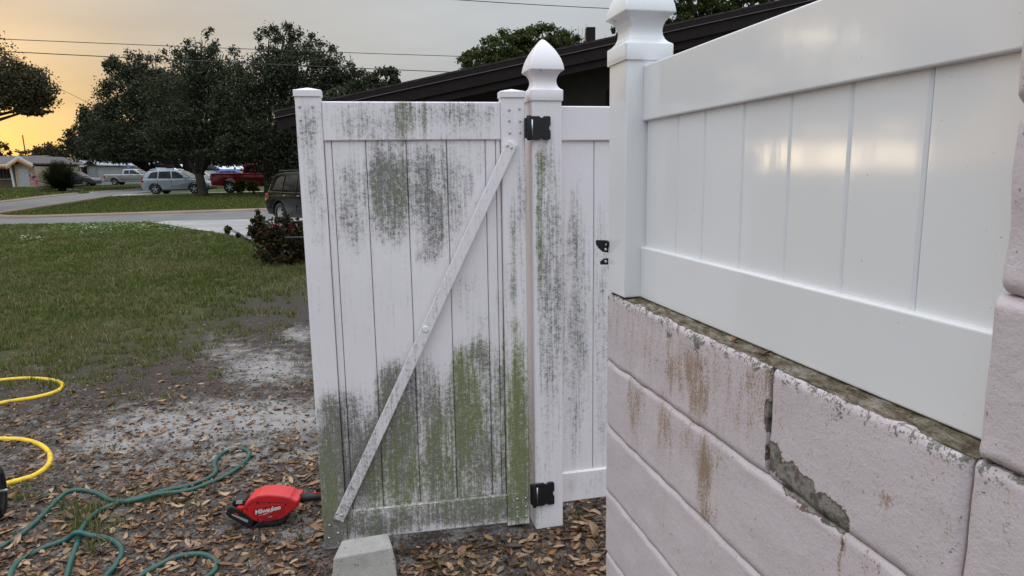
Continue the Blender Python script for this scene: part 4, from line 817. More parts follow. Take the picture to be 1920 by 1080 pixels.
tree('oak_tree', 'dark oak behind the silver car, its light crown reaching left over the roofs', gb(322, 60), .36, pxblobs([(238,118,30,28,.22),(215,140,26,28,.18),(292,118,28,28,.22),(262,140,34,30,.3),(255,175,54,40,.8),(212,195,30,36,.4),(300,190,60,50,1.1),(240,230,66,45,1.2),(295,262,70,34,1.2),(225,272,54,30,.9),(270,290,60,14,.6)], 60), 5600, .22, OAK, 12, .3)
tree('oak_tree', 'dark oak left of the other trunks above the silver pickup', gb(294, 66), .34, pxblobs([(195,258,48,42,1),(160,275,36,30,.6),(250,285,70,22,.9),(180,228,30,34,.4),(215,290,50,16,.6)], 68), 5600, .25, OAK, 13, .35)
tree('oak_tree', 'broad dark oak reaching down to the hedge behind the black car', gb(503, 44), .32, pxblobs([(505,80,26,30,.3),(535,72,26,26,.3),(565,85,30,28,.35),(605,105,36,26,.4),(560,135,75,45,1.2),(640,140,30,32,.4),(665,155,26,26,.3),(500,150,56,50,1),(590,190,80,50,1.2),(520,235,85,50,1.4),(470,280,70,26,1.1),(545,290,70,50,1.4),(590,270,50,60,.8),(560,335,40,26,.7),(450,200,50,50,.9)], 43.5), 5600, .165, OAK, 14, .2)
FILL = [(.022, .026, .016), (.03, .034, .02)]
tree('oak_tree', 'dark oak standing between the other oaks behind the silver car', gb(350, 64), .4, pxblobs([(330,215,70,60,1.2),(290,275,80,26,1),(390,270,80,34,1.2),(240,290,60,16,.7),(440,285,60,30,1),(345,140,40,40,.5)], 66), 5200, .26, OAK, 17, .3)
wl = []
for i_ in range(46): px_ = -380+i_*27; wl.append((px_, 305+12*math.sin(i_*1.7)-(10 if 90 < px_ < 560 else 0)+(14 if px_ < 100 else 0), 26, 16+6*math.sin(i_*2.9), .5))
Vw, Fw, Cw = leaf_cloud(pxblobs(wl, 150, .5), 1300, .75, FILL, .2, seed=77); ob_ = np_mesh('distant_woods', Vw, Fw, M['leaf'], None, Cw); ob_['kind'] = 'stuff'; tag(ob_, 'low dark line of far trees behind the houses', 'trees')
tree('oak_tree', 'small leafy treetop just above the dark roof edge', gb(715, 36), .22, pxblobs([(722,148,24,24,.35),(690,168,40,24,.5),(660,190,50,24,.6),(735,165,18,18,.2)], 36), 5200, .16, OAK, 15, .5)
tree('oak_tree', 'backlit tree branch hanging in from the left edge', gb(-230, 34), .4, pxblobs([(30,150,50,32,.8),(62,178,36,26,.5),(20,185,60,28,.7),(60,208,34,10,.25),(-70,130,90,60,1.4),(-180,90,120,80,1.8),(-160,170,110,50,1.2),(40,165,56,40,.7)], 34), 6200, .13, [(.075, .062, .030), (.09, .075, .036), (.05, .048, .026)], 16, .35)  # leaf colours lightened: the sunset backlight is put into the colour
for i, (lst, Y, lab) in enumerate((([(150,262,26,26,.5),(135,285,26,16,.4),(172,248,30,34,.5)], 96, 'distant tree rising behind the grey roof'), ([(75,292,34,11,.4),(95,284,24,16,.4),(60,298,24,8,.2)], 112, 'low rounded distant tree behind the beige house in the sunset'), ([(2,284,16,18,.3),(-25,270,26,28,.5)], 104, 'distant tree cut by the left edge above the beige roof'))):
    tree('distant_tree', lab, gb(lst[0][0], Y), .35, pxblobs(lst, Y), 2600, .42, [(.06, .045, .02), (.045, .04, .02)], 20+i, .4)
tree('round_tree', 'dense rounded green tree behind the dark house roof', gb(985, 27), .35, pxblobs([(905,115,42,24,.7),(955,92,55,30,1),(1010,80,55,28,1),(1065,92,42,26,.8),(985,120,80,30,1),(1040,112,50,24,.6)], 27, .8, False), 5200, .115, GREEN, 31, .5, clump=.11)
tree('leafy_tree', 'leafy green tree right of the pointed latch post above the roof', gb(1330, 24), .3, pxblobs([(1300,25,48,40,.6),(1340,-10,60,40,.7),(1410,8,30,18,.22),(1265,45,30,28,.3),(1360,30,40,16,.2),(1160,58,10,14,.05),(1440,-10,40,20,.3),(1300,-60,120,40,.8)], 24, .8, False), 3600, .14, GREEN, 32, .5, clump=.13)
def bare(name, label, px, Y, z1):
    r = random.Random(5); b = gb(px, Y); t = thing(name, label, 'tree', b); m = MB(); m.tube([(0,0,-.1),(.1,0,2.2),(.2,0,3.4)], [.07,.05,.035], 8)
    for _ in range(26):
        x = r.uniform(-1.1, .9); z = z1-b[2]-r.uniform(0, .9); s_ = np.array([.2*r.random(), 0, 2.6+r.random()]); e = np.array([x, r.uniform(-.5, .5), z]); mid = (s_+e)/2+np.array([r.uniform(-.2, .2), 0, .1]); m.tube([tuple(s_), tuple(mid), tuple(e)], [.018, .012, .004], 5)
    m.build('branch', M['bark'], t)
bare('bare_tree', 'bare twiggy treetop beside the vent stack on the dark roof', 1090, 25, float(atY(1090, 42, 25)[2]))
for i, (px, Y, lab) in enumerate(((-330, 52, 'unseen dark street tree just outside the left edge across the road'), (-520, 50, 'second unseen dark street tree outside the left edge'), (-740, 46, 'third unseen dark street tree outside the left edge'), (-1010, 40, 'farthest unseen dark street tree outside the left edge'))):  # unseen trees mirrored in the fence, crowns shaped to break its sunset glint
    kx = math.hypot(1270, px-960)/1270; hz_ = 339+.0157*(0-px); e1 = lambda deg: hz_-1270*kx*math.tan(math.radians(deg))
    tree('street_tree', lab, gb(px, Y), .3, pxblobs([(px, e1(6.8), 135, 120, 1.6), (px+90, e1(4.6), 95, 50, 1), (px-90, e1(5.0), 95, 60, 1), (px+30, e1(2.7), 50, 16, .3), (px-60, e1(2.4), 40, 18, .3), (px+110, e1(2.4), 30, 16, .25)], Y), 6500, .34, OAK, 40+i, .25)
# ------------------------------------------------------------------ wires and pole
M['wire'] = plain('black_wire', (.02, .02, .021), .6); M['pole'] = plain('weathered_pole', (.16, .12, .09), .9, 0, .2, 6, .2)
def wire(label, p0, p1, r, sag, n=24):
    pts = [np.array(p0)+(np.array(p1)-np.array(p0))*i/n-np.array([0, 0, sag*4*(i/n)*(1-i/n)]) for i in range(n+1)]
    return tag(MB().tube(pts, r, 6).build('power_line', M['wire'], None, smooth=True), label, 'power line')
def wpole(name, label, base, h, arms):
    t = thing(name, label, 'utility pole', base, ANG); MB().lathe([(.16,-.2),(.15,0),(.10,h)], 12).build('pole', M['pole'], t, smooth=True)
    for z in arms: MB().box(-.9, .9, -.06, .06, z-.06, z+.06).build('cross_arm', M['pole'], t)
A1 = atY(-380, 56, 25.5); A2 = atY(-380, 76, 25.5); B1 = atY(1330, 118, 38); B2 = atY(1330, 152, 38)
wpole('utility_pole', 'wooden utility pole outside the left edge carrying the power lines', (A1[0], A1[1], 0), A1[2]+.25, (A1[2],))
wpole('utility_pole', 'wooden utility pole behind the dark house carrying the power lines', (B1[0], B1[1], float(gh(38))), B1[2]+.25-float(gh(38)), (B1[2]-float(gh(38)),))
wire('upper of the two long power lines crossing the sky', A1, B1, .014, .12); wire('lower of the two long power lines crossing the sky', A2, B2, .017, .12)
C1 = atY(-170, 15, 26.2); C2 = atY(420, 300, 58); wire('thin service wire sloping down from the left into the oaks', C1, C2, .010, .5)
wire('thin wire in the upper middle passing behind the pointed latch post', atY(700, -12, 22), atY(1460, 26, 26), .012, .1)
lp0 = atY(55, 330, 120); lt = thing('street_light', 'thin distant street light pole against the sunset', 'street light', (lp0[0], lp0[1], float(gh(120))), 0)
zt = float(atY(52, 253, 120)[2])-float(gh(120)); MB().tube([(0,0,-.2),(-.25,0,zt)], [.13, .09], 8).build('pole', M['pole'], lt); MB().tube([(-.18,0,zt*.62),(-.9,0,zt*.66),(-1.7,0,zt*.66)], [.05,.045,.05], 6).build('lamp_arm', M['pole'], lt); MB().box(-2.0,-1.6,-.1,.1,zt*.655,zt*.675).build('lamp_head', M['pole'], lt)
# ------------------------------------------------------------------ shrubs
FL = [(.028, .038, .014), (.045, .055, .018), (.075, .03, .018), (.05, .022, .016), (.09, .075, .02), (.02, .028, .012)]
def shrub(name, label, base, blobs, n, size, cols, seed, stems=8, flowers=(), aspect=.5):
    t = thing(name, label, 'shrub', base); base = np.array(base); bl = [(np.array(c)-base, r_, w) for c, r_, w in blobs]
    V, Fq, C = leaf_cloud(bl, n, size, cols, .22, .3, seed, aspect); np_mesh('foliage', V, Fq, M['leaf'], t, C); r = random.Random(seed); m = MB()
    for k in range(stems):
        c, rad, _ = bl[k % len(bl)]; e = c+np.array([r.uniform(-.6, .6)*rad[0], r.uniform(-.6, .6)*rad[1], r.uniform(0, .8)*rad[2]]); m.tube([(r.uniform(-.06, .06), r.uniform(-.06, .06), -.03), tuple(e*.5+np.array([0, 0, .05])), tuple(e)], [.012, .009, .004], 6)
    m.build('stem', M['bark'], t, smooth=True)
    for i, (p, s_) in enumerate(flowers):
        r2 = np.random.default_rng(i+90); q = r2.normal(size=(70, 3)); q /= np.linalg.norm(q, axis=1)[:, None]; q = np.array(p)-base+q*s_*np.array([1, 1, .7]); a = r2.normal(size=(70, 3))*.011; b = r2.normal(size=(70, 3))*.011
        V = np.stack([q-a, q+b, q+a, q-b], 1).reshape(-1, 3); np_mesh('flower_head', V, np.arange(280).reshape(-1, 4), M['leaf'], t, np.repeat(np.array([(.36, .03, .04)])*r2.uniform(.6, 1.3, (70, 1)), 4, 0))
    return t
bY = 12.1; bb_ = gnd(520, 497)
shrub('flowering_shrub', 'dark reddish shrub with red flower heads left of the gate', bb_, pxblobs([(530,440,36,34,1.2),(500,445,32,28,.8),(555,440,30,36,.9),(525,480,40,18,.8),(490,408,7,18,.14),(478,412,9,6,.08),(475,432,18,12,.2),(560,480,24,22,.5),(427,430,9,9,.12),(448,440,4,4,.03)], bY, .8), 1150, .085, FL, 51, 22, [(atY(546, 426, bY-.15), .032), (atY(517, 423, bY-.1), .02), (atY(501, 431, bY-.12), .022), (atY(473, 428, bY-.05), .014)])
tt = bpy.data.objects.get('flowering_shrub'); p0 = np.array(atY(500, 452, bY))-bb_; p1 = np.array(atY(428, 432, bY))-bb_; MB().tube([(0, 0, .25), tuple(p0), tuple((p0+p1)/2+np.array([0, 0, -.02])), tuple(p1)], [.01, .008, .006, .004], 6).build('stem', M['bark'], tt)
q0 = atY(534, 446.5, 11.2); q1 = atY(640, 444, 11.6); hb_ = thing('hand_rail', 'short dark metal bar sticking out beside the shrub behind the gate', 'rail', (q1[0], q1[1], 0)); q0 = q0-np.array([q1[0], q1[1], 0]); qz = q1[2]
MB().tube([tuple(q0), (0, 0, qz)], .024, 12).build('bar', M['black_metal'], hb_, smooth=True); MB().tube([(0, 0, qz+.024), (0, 0, -.03)], .024, 12).build('upright', M['black_metal'], hb_, smooth=True)
YG = [(.11, .10, .018), (.075, .075, .018), (.05, .055, .016), (.15, .12, .02)]
shrub('clipped_shrub', 'yellow green rounded shrub in front of the red pickup', gb(452, 46.5), pxblobs([(452,347,10,11,1)], 46.5), 1500, .14, YG, 52)
shrub('clipped_shrub', 'smaller yellow green shrub right of the other one by the pickup', gb(475, 46), pxblobs([(475,350,12,9,1),(468,348,6,8,.4)], 46), 1500, .14, YG, 53)
shrub('hedge_shrub', 'dark hedge shrub under the broad oak near the black car', gb(506, 42), pxblobs([(525,350,18,16,1),(550,345,30,26,1.2),(530,362,22,9,.6)], 42), 3200, .16, OAK, 54)
# sago palm on the far lawn: arching fronds
sp = gnd(117, 359); sg = thing('sago_palm', 'dense dark sago palm mound on the lawn in front of the beige house', 'palm', sp, 0); r = np.random.default_rng(8); sv = []; sc_ = []
k_ = sp[1]/F; RX = 50*k_; HZ = 58*k_
for _ in range(520):
    az = r.uniform(0, 6.283); el = r.uniform(.0, 1.35); L_ = r.uniform(.75, 1.05)
    ctr = [np.array([0, 0, .25])]
    for s_ in np.linspace(.15, 1, 7): e_ = el-.55*s_*s_*r.uniform(.6, 1.2); ctr.append(np.array([math.cos(az)*math.cos(el)*RX*s_*L_, math.sin(az)*math.cos(el)*RX*s_*L_, .3+(math.sin(el)*HZ*.92*s_-.35*s_**2*math.cos(el)*.6)*L_]))
    for i in range(2, len(ctr)-0):
        t_ = ctr[i]-ctr[i-1]; t_ /= np.linalg.norm(t_); sd = np.cross(t_, [0, 0, 1]); sd /= np.linalg.norm(sd)+1e-6; c_ = np.array([(.022, .028, .012), (.035, .042, .018), (.016, .02, .01)][r.integers(3)])
        for s_ in (-1, 1):
            w = .42*(1.05-i/len(ctr))+.12
            for f_ in (0, .5):
                b0 = ctr[i-1]+(ctr[i]-ctr[i-1])*f_; sv += [b0-t_*.03, b0+t_*.03, b0+sd*s_*w+t_*.22-np.array([0, 0, .05])]; sc_ += [c_]*3
sv = np.array(sv); sv[:, 2] = np.maximum(sv[:, 2], .03); np_mesh('fronds', sv, np.arange(len(sv)).reshape(-1, 3), M['leaf'], sg, np.array(sc_)); MB().lathe([(.35,-.05),(.32,.4),(.2,.8),(.05,.95)], 14).build('trunk', M['bark'], sg)
# ------------------------------------------------------------------ vehicles
M['glass_car'] = plain('tinted_glass', (.010, .012, .014), .05, 0, .1, 2, .4); M['tyre'] = plain('tyre_rubber', (.014, .014, .014), .8, 0, .2, 30); M['alloy'] = plain('alloy_rim', (.48, .48, .49), .3, .7); M['trim'] = plain('black_trim', (.018, .018, .019), .6); M['tail'] = mat_paint('tail_light_red', (.35, .012, .014), .2); M['lamp'] = mat_paint('headlight_clear', (.5, .5, .48), .12); M['chrome'] = plain('chrome', (.65, .65, .66), .15, .95)
def wheel(par, x, y, r, w, spokes=5, mat='alloy', outy=-1):
    t = MB().lathe([(r*.68,-w/2),(r*.93,-w/2),(r,-w/2+.03),(r,w/2-.03),(r*.93,w/2),(r*.68,w/2)], 28, (x, y, r), 'y', False).build('wheel', M['tyre'], par, smooth=True)
    ro = y+outy*(w/2-.035); MB().lathe([(r*.69,0),(r*.69,-outy*.02),(r*.6,outy*-.05)], 28, (x, ro, r), 'y', False).build('rim_ring', M[mat], t)
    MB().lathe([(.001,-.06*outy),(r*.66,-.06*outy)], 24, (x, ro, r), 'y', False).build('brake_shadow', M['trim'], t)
    m = MB(); m.lathe([(r*.16,0),(r*.16,.03)], 14, (x, ro-.015, r), 'y')
    for k in range(spokes):
        a = 2*math.pi*k/spokes+.3; ca, sa = math.cos(a), math.sin(a); w0, w1 = r*.09, r*.055
        q = [(r*.1*ca-w0*sa, r*.1*sa+w0*ca), (r*.1*ca+w0*sa, r*.1*sa-w0*ca), (r*.68*ca+w1*sa, r*.68*sa-w1*ca), (r*.68*ca-w1*sa, r*.68*sa+w1*ca)]; m.prism(q, lambda p, d: (x+p[0], d, r+p[1]), ro-.012, ro+.012)
    m.build('spokes', M[mat], t)
def lower(m, poly, W, inset=.05):     # body shell: full width at the shoulder, drawn in slightly towards sill and deck
    zs = [p[1] for p in poly]; zmin, zmax = min(zs), max(zs)
    def hw(z): t = (z-zmin)/(zmax-zmin); return W/2-inset*(abs(t-.55)/.55)**2
    n = len(poly); vs = [(x, -hw(z), z) for x, z in poly]+[(x, hw(z), z) for x, z in poly]
    return m.add(vs, [tuple(range(n)), tuple(range(2*n-1, n-1, -1))]+[(i, (i+1) % n, n+(i+1) % n, n+i) for i in range(n)])
def cabin(m, poly, W, zb, zt, bot=.93, top=.74):
    def hw(z): t = np.clip((z-zb)/(zt-zb), 0, 1); return W/2*(bot+(top-bot)*t)
    n = len(poly); vs = [(x, -hw(z), z) for x, z in poly]+[(x, hw(z), z) for x, z in poly]
    m.add(vs, [tuple(range(n)), tuple(range(2*n-1, n-1, -1))]+[(i, (i+1) % n, n+(i+1) % n, n+i) for i in range(n)]); return hw
def pane(par, pts, hw, nm='window', mat='glass_car', out=.012, t=.02):
    o = None
    for s_ in (-1, 1):
        n = len(pts); vs = [(x, s_*(hw(z)+out), z) for x, z in pts]+[(x, s_*(hw(z)-t), z) for x, z in pts]; o = MB().add(vs, [tuple(range(n)), tuple(range(2*n-1, n-1, -1))]+[(i, (i+1) % n, n+(i+1) % n, n+i) for i in range(n)]).build(nm, M[mat], par)
    return o
def strip(par, nm, x0, x1, z0, z1, W, mat, both=True, out=.008):
    for s_ in ((-1, 1) if both else (-1,)): y = s_*(W/2+out); MB().box(x0, x1, min(y, y-s_*.05), max(y, y-s_*.05), z0, z1).build(nm, M[mat], par, .006)
def suv(name, label, loc, rz, paint, sc=1., spokes=5, cladding='trim'):
    t = thing(name, label, 'car', loc, rz); t.scale = (sc,)*3; W = 1.8; ra, fa, rr = .95, 3.62, .345
    poly = [(.10,.30),(.02,.48),(.0,.72),(.06,.96),(.16,1.05),(.6,1.06),(2.0,1.04),(3.3,1.03),(3.62,1.00),(4.2,.92),(4.45,.80),(4.56,.62),(4.58,.45),(4.5,.28)]
    poly += [(fa+.46,.28)]+[(fa+.44*math.cos(a), .34+.44*math.sin(a)) for a in np.linspace(.1, math.pi-.1, 9)]+[(fa-.46,.26),(ra+.46,.26)]+[(ra+.44*math.cos(a), .34+.44*math.sin(a)) for a in np.linspace(.1, math.pi-.1, 9)]+[(ra-.46,.28)]
    lower(MB(), poly, W).build('body', M[paint], t, .035, 3, True, 40)
    cm = MB(); hw = cabin(cm, [(.10,1.03),(.34,1.52),(.55,1.63),(1.1,1.68),(1.9,1.685),(2.45,1.64),(2.62,1.57),(3.5,1.02)], W, 1.03, 1.68); cm.build('cabin', M[paint], t, .03, 3, True, 40)
    pane(t, [(.46,1.12),(.66,1.46),(.86,1.54),(1.16,1.56),(1.12,1.10)], hw); pane(t, [(1.20,1.10),(1.24,1.57),(2.02,1.585),(2.08,1.09)], hw); pane(t, [(2.16,1.09),(2.10,1.585),(2.42,1.555),(2.56,1.49),(3.12,1.09)], hw)
    MB().add([(2.68,-.62,1.545),(2.68,.62,1.545),(3.44,.76,1.08),(3.44,-.76,1.08)], [(0,1,2,3)]).build('windscreen', M['glass_car'], t).location = (.02, 0, .02)
    MB().add([(.30,-.60,1.50),(.30,.60,1.50),(.13,.72,1.12),(.13,-.72,1.12)], [(0,3,2,1)]).build('rear_window', M['glass_car'], t).location = (-.025, 0, .01)
    for s_ in (-1, 1):
        MB().box(-.01, .24, min(s_*.66, s_*.885), max(s_*.66, s_*.885), .80, 1.0).build('tail_light', M['tail'], t, .03); MB().box(4.12, 4.46, min(s_*.6, s_*.86), max(s_*.6, s_*.86), .72, .87).build('headlight', M['lamp'], t, .04)
        MB().box(2.98, 3.14, min(s_*.88, s_*1.06), max(s_*.88, s_*1.06), 1.06, 1.20).build('mirror', M[paint], t, .04); MB().tube([(.6, s_*.60, 1.70), (.75, s_*.60, 1.735), (2.2, s_*.60, 1.735), (2.4, s_*.60, 1.68)], .018, 6).build('roof_rail', M['chrome'] if paint == 'paint_silver' else M['trim'], t)
        for wx in (ra, fa): wheel(t, wx, s_*(W/2-.125), rr, .22, spokes, 'alloy', s_)
    strip(t, 'sill_cladding', 1.42, 3.14, .24, .34, W, cladding, out=-.03); strip(t, 'door_seam', 2.105, 2.118, .42, 1.04, W, 'trim', out=-.004); strip(t, 'door_seam', 1.165, 1.178, .62, 1.04, W, 'trim', out=-.004)
    strip(t, 'door_handle', 1.30, 1.46, .92, .95, W, 'chrome', out=.014); strip(t, 'door_handle', 2.22, 2.38, .92, .95, W, 'chrome', out=.014); MB().box(-.03, .3, -.82, .82, .30, .44).build('rear_bumper', M['trim'], t, .03); MB().box(4.35, 4.61, -.80, .80, .30, .42).build('front_bumper', M['trim'], t, .03)
    return t
def pickup(name, label, loc, rz, paint, sc=1., ext=True, arm=.86, lift=0., spokes=6):
    t = thing(name, label, 'pickup truck', loc, rz); t.scale = (sc,)*3; W = 1.98; ra, fa, rr = 1.22, 4.75, .39; zs = .42+lift; hb = 1.30+lift*.6
    poly = [(.05,zs+.05),(.0,zs+.3),(.02,hb-.02),(.10,hb),(2.05,hb),(2.12,hb-.02),(4.35,hb-.04),(5.3,hb-.10),(5.62,hb-.2),(5.72,.85),(5.72,zs),(fa+.52,zs)]+[(fa+.50*math.cos(a), rr+.06+.50*math.sin(a)) for a in np.linspace(.1, math.pi-.1, 9)]+[(fa-.52,zs-.06),(ra+.52,zs-.06)]+[(ra+.50*math.cos(a), rr+.06+.50*math.sin(a)) for a in np.linspace(.1, math.pi-.1, 9)]+[(ra-.52,zs)]
    lower(MB(), poly, W, .06).build('body', M[paint], t, .035, 3, True, 40)
    cm = MB(); hw = cabin(cm, [(2.12,hb-.05),(2.22,hb+.52),(2.45,hb+.60),(3.5,hb+.61),(3.72,hb+.54),(4.42,hb-.06)], W, hb, hb+.6, .92, .76); cm.build('cabin', M[paint], t, .03, 3, True, 40)
    pane(t, [(2.34,hb+.04),(2.40,hb+.47),(2.92,hb+.50),(2.94,hb+.04)], hw); pane(t, [(3.02,hb+.03),(3.0,hb+.50),(3.42,hb+.50),(3.62,hb+.42),(4.05,hb+.03)], hw)
    MB().add([(3.74,-.66,hb+.52),(3.74,.66,hb+.52),(4.36,.80,hb+.02),(4.36,-.80,hb+.02)], [(0,1,2,3)]).build('windscreen', M['glass_car'], t).location = (.035, 0, .02)
    MB().box(.12, 2.0, -.80, .80, hb-.02, hb+.012).build('bed_cover', M['trim'], t, .01)
    for s_ in (-1, 1):
        MB().box(-.015, .16, min(s_*.78, s_*.975), max(s_*.78, s_*.975), hb-.46, hb-.10).build('tail_light', M['tail'], t, .025); MB().box(5.35, 5.70, min(s_*.62, s_*.94), max(s_*.62, s_*.94), hb-.42, hb-.20).build('headlight', M['lamp'], t, .03); MB().box(4.0, 4.16, min(s_*.98, s_*1.20), max(s_*.98, s_*1.20), hb+.02, hb+.20).build('mirror', M['trim'], t, .04)
        for wx in (ra, fa): wheel(t, wx, s_*(W/2-.13), rr, .25, spokes, 'alloy', s_)
        fl = MB(); 
        for wx in (ra, fa): fl.tube([(wx+.53*math.cos(a), s_*(W/2-.015), rr+.06+.53*math.sin(a)) for a in np.linspace(.05, math.pi-.05, 12)], .035, 6)
        fl.build('arch_flare', M[paint], t)
    strip(t, 'door_seam', 2.97, 2.985, .6, hb-.04, W, 'trim', out=-.004); strip(t, 'cab_gap', 2.07, 2.10, .5, hb, W, 'trim', out=-.004); strip(t, 'door_handle', 3.08, 3.24, hb-.16, hb-.12, W, 'trim', out=.012); strip(t, 'side_moulding', 1.8, 4.2, .66, .70, W, 'trim', out=.004)
    MB().box(-.16, .06, -.90, .90, zs+.02, zs+.22).build('rear_bumper', M['chrome'], t, .03); MB().box(5.62, 5.84, -.92, .92, zs, zs+.26).build('front_bumper', M['chrome'], t, .03); MB().box(5.70, 5.745, -.60, .60, zs+.32, hb-.24).build('grille', M['trim'], t, .02)
    return t
for k, c, rg, mt in (('paint_silver', (.31, .345, .39), .3, .4), ('paint_black', (.006, .008, .007), .10, .0), ('paint_red', (.30, .012, .022), .22, .1), ('paint_grey', (.42, .41, .39), .3, .5), ('paint_charcoal', (.045, .05, .058), .3, .3), ('paint_white', (.62, .63, .63), .3, 0.), ('paint_blue', (.03, .07, .42), .25, .1)): M[k] = mat_paint(k, c, rg, mt, .1 if k == 'paint_black' else .6)
M['paint_black'].node_tree.nodes['Principled BSDF'].inputs['Specular IOR Level'].default_value = .16
def at_wheel(px, py, wx, rz, sc): g = gnd(px, py); x = g[0]-wx*sc*math.cos(rz)-.8*sc*math.sin(rz); y = g[1]-wx*sc*math.sin(rz)+.8*sc*math.cos(rz); return (x, y, float(gh(y))+.012)
suv('silver_car', 'silver station wagon style car parked on the grass behind the oak trunk', at_wheel(293, 365, .95, .04, 1.0), .04, 'paint_silver', 1.0)
suv('black_car', 'glossy black car parked in the driveway, mostly hidden by the gate', at_wheel(530, 420, .95, -.78, 1.0), -.78, 'paint_black', 1.0, 7)
pickup('red_pickup', 'red pickup truck parked beyond the lawn behind the yellow shrubs', at_wheel(433, 362.5, 1.22, .05, 1.04), .05, 'paint_red', 1.04, lift=.06)
pickup('silver_pickup', 'silver extended cab pickup parked in front of the far houses', at_wheel(217, 347.5, 1.22, .1, .98), .1, 'paint_grey', .98)
suv('grey_car', 'dark grey car half hidden behind the sago palm', at_wheel(160, 350, 3.62, .1, 1.06), .1, 'paint_charcoal', 1.06)
suv('white_car', 'pale car seen through the gap behind the silver car', at_wheel(352, 347, .95, .25, 1.0), .25, 'paint_white', 1.0)
suv('blue_car', 'blue car whose roof shows above the red pickup bed', at_wheel(418, 345, .95, .1, .95), .1, 'paint_blue', .95)
# ------------------------------------------------------------------ houses across the street
for k, c in (('stucco_beige', (.40, .31, .22)), ('stucco_brown', (.26, .19, .135)), ('stucco_grey', (.26, .27, .28)), ('stucco_shade', (.13, .115, .10)), ('stucco_white', (.62, .63, .65)), ('stucco_yellow', (.50, .42, .22)), ('stucco_blue', (.45, .52, .60)), ('trim_white', (.68, .67, .66)), ('roof_brown', (.10, .08, .078)), ('roof_grey', (.34, .35, .37)), ('roof_white', (.55, .57, .60)), ('door_grey', (.40, .39, .40)), ('curtain', (.06, .06, .062)), ('garland', (.55, .24, .10)), ('sign_green', (.02, .22, .12))): M[k] = plain(k, c, .8, 0, .1, 3, .3, .15, 30)
def opening(h, nm, x, z, w, hh, mat='glass_dark', fr='trim_white', y=0., mull=0):
    f = MB().box(x-.07, x+w+.07, y-.05, y+.01, z-.09, z+hh+.07).build(nm, M[fr], h); MB().box(x, x+w, y-.065, y-.04, z, z+hh).build('pane' if 'window' in nm else 'panel', M[mat], f)
    for k in range(mull): MB().box(x+w*(k+1)/(mull+1)-.03, x+w*(k+1)/(mull+1)+.03, y-.08, y-.06, z, z+hh).build('mullion', M[fr], f)
    return f
def gable_x(h, nm, x0, x1, y0, y1, ze, zr, mat, t=.12):   # ridge along local x
    ym = (y0+y1)/2; m = MB().prism([(y0, ze), (ym, zr), (y1, ze), (y1, ze+t), (ym, zr+t), (y0, ze+t)], lambda p, d: (d, p[0], p[1]), x0, x1); return m.build(nm, M[mat], h)
def gable_y(h, nm, x0, x1, y0, y1, ze, zr, mat, t=.14):   # ridge along local y, gable facing the camera
    xm = (x0+x1)/2; m = MB().prism([(x0, ze), (xm, zr), (x1, ze), (x1, ze+t), (xm, zr+t), (x0, ze+t)], lambda p, d: (p[0], d, p[1]), y0, y1); return m.build(nm, M[mat], h)
def house_at(name, label, px, Y, rz=0.05): p = atY(px, 345, Y); return thing(name, label, 'house', (p[0], p[1], float(gh(Y))), rz)
def S(px, Y=81.): return px*Y*.99/F/math.cos(.60)*.83     # photo pixels -> metres along a far facade
k1 = 81.*1.0/F                                             # metres per photo pixel at the beige house
h = house_at('beige_house', 'beige house with garage gable and string of lights along its eaves at left', 0, 81.0, .0)
def u1(px): return float(atY(px, 345, 81.0)[0]-h.location[0])
def v1(py, px=40): return float(atY(px, py, 81.0)[2]-h.location[2])
MB().box(u1(-60), u1(52), 0, 8, -.3, v1(311)).build('wall', M['stucco_brown'], h); MB().box(u1(61), u1(97), -2.6, 7, -.3, v1(313)).build('garage_wall', M['stucco_beige'], h); MB().box(u1(52)-.01, u1(61)+.01, .2, 7, -.3, v1(312)).build('porch_wall', M['stucco_brown'], h)
MB().prism([(u1(61), v1(313)), (u1(97), v1(313)), (u1(76), v1(299))], lambda p, d: (p[0], d, p[1]), -2.58, -2.3).build('gable_wall', M['stucco_beige'], h)
gable_x(h, 'roof', u1(-64), u1(62), -2.4, 9.5, v1(308.5), v1(292), 'roof_brown'); gable_y(h, 'garage_roof', u1(52), u1(99.5), -3.1, 7, v1(309.5), v1(295.5), 'roof_brown')
MB().box(u1(-64), u1(53), -2.46, -2.36, v1(311), v1(307.5)).build('eave_fascia', M['trim_white'], h)
for xa, za, xb, zb_ in ((u1(52), v1(310.5), u1(76), v1(296)), (u1(76), v1(296), u1(100), v1(310.5))): MB().add([(xa,-3.16,za-.16),(xb,-3.16,zb_-.16),(xb,-3.16,zb_+.14),(xa,-3.16,za+.14),(xa,-3.06,za-.16),(xb,-3.06,zb_-.16),(xb,-3.06,zb_+.14),(xa,-3.06,za+.14)], [(0,1,2,3),(7,6,5,4),(0,3,7,4),(1,5,6,2),(3,2,6,7),(0,4,5,1)]).build('barge_board', M['trim_white'], h)
gm = MB(); rr_ = random.Random(3)
def drop(x, z, y): 
    for _ in range(3): l_ = rr_.uniform(.12, .38); w_ = .035; xx = x+rr_.uniform(-.05, .05); gm.add([(xx-w_, y, z), (xx+w_, y, z), (xx+rr_.uniform(-.06, .06), y-.05, z-l_)], [(0, 1, 2)])
for i in range(120): drop(u1(-62)+(u1(53)-u1(-62))*i/119, v1(311.3), -2.50)
for i in range(34): drop(u1(53)+(u1(76)-u1(53))*i/33, v1(311)+(v1(296.5)-v1(311))*i/33-.16, -3.2); drop(u1(76)+(u1(99)-u1(76))*i/33, v1(296.5)+(v1(310)-v1(296.5))*i/33-.16, -3.2)
gm.build('icicle_lights', M['garland'], h)['kind'] = 'stuff'
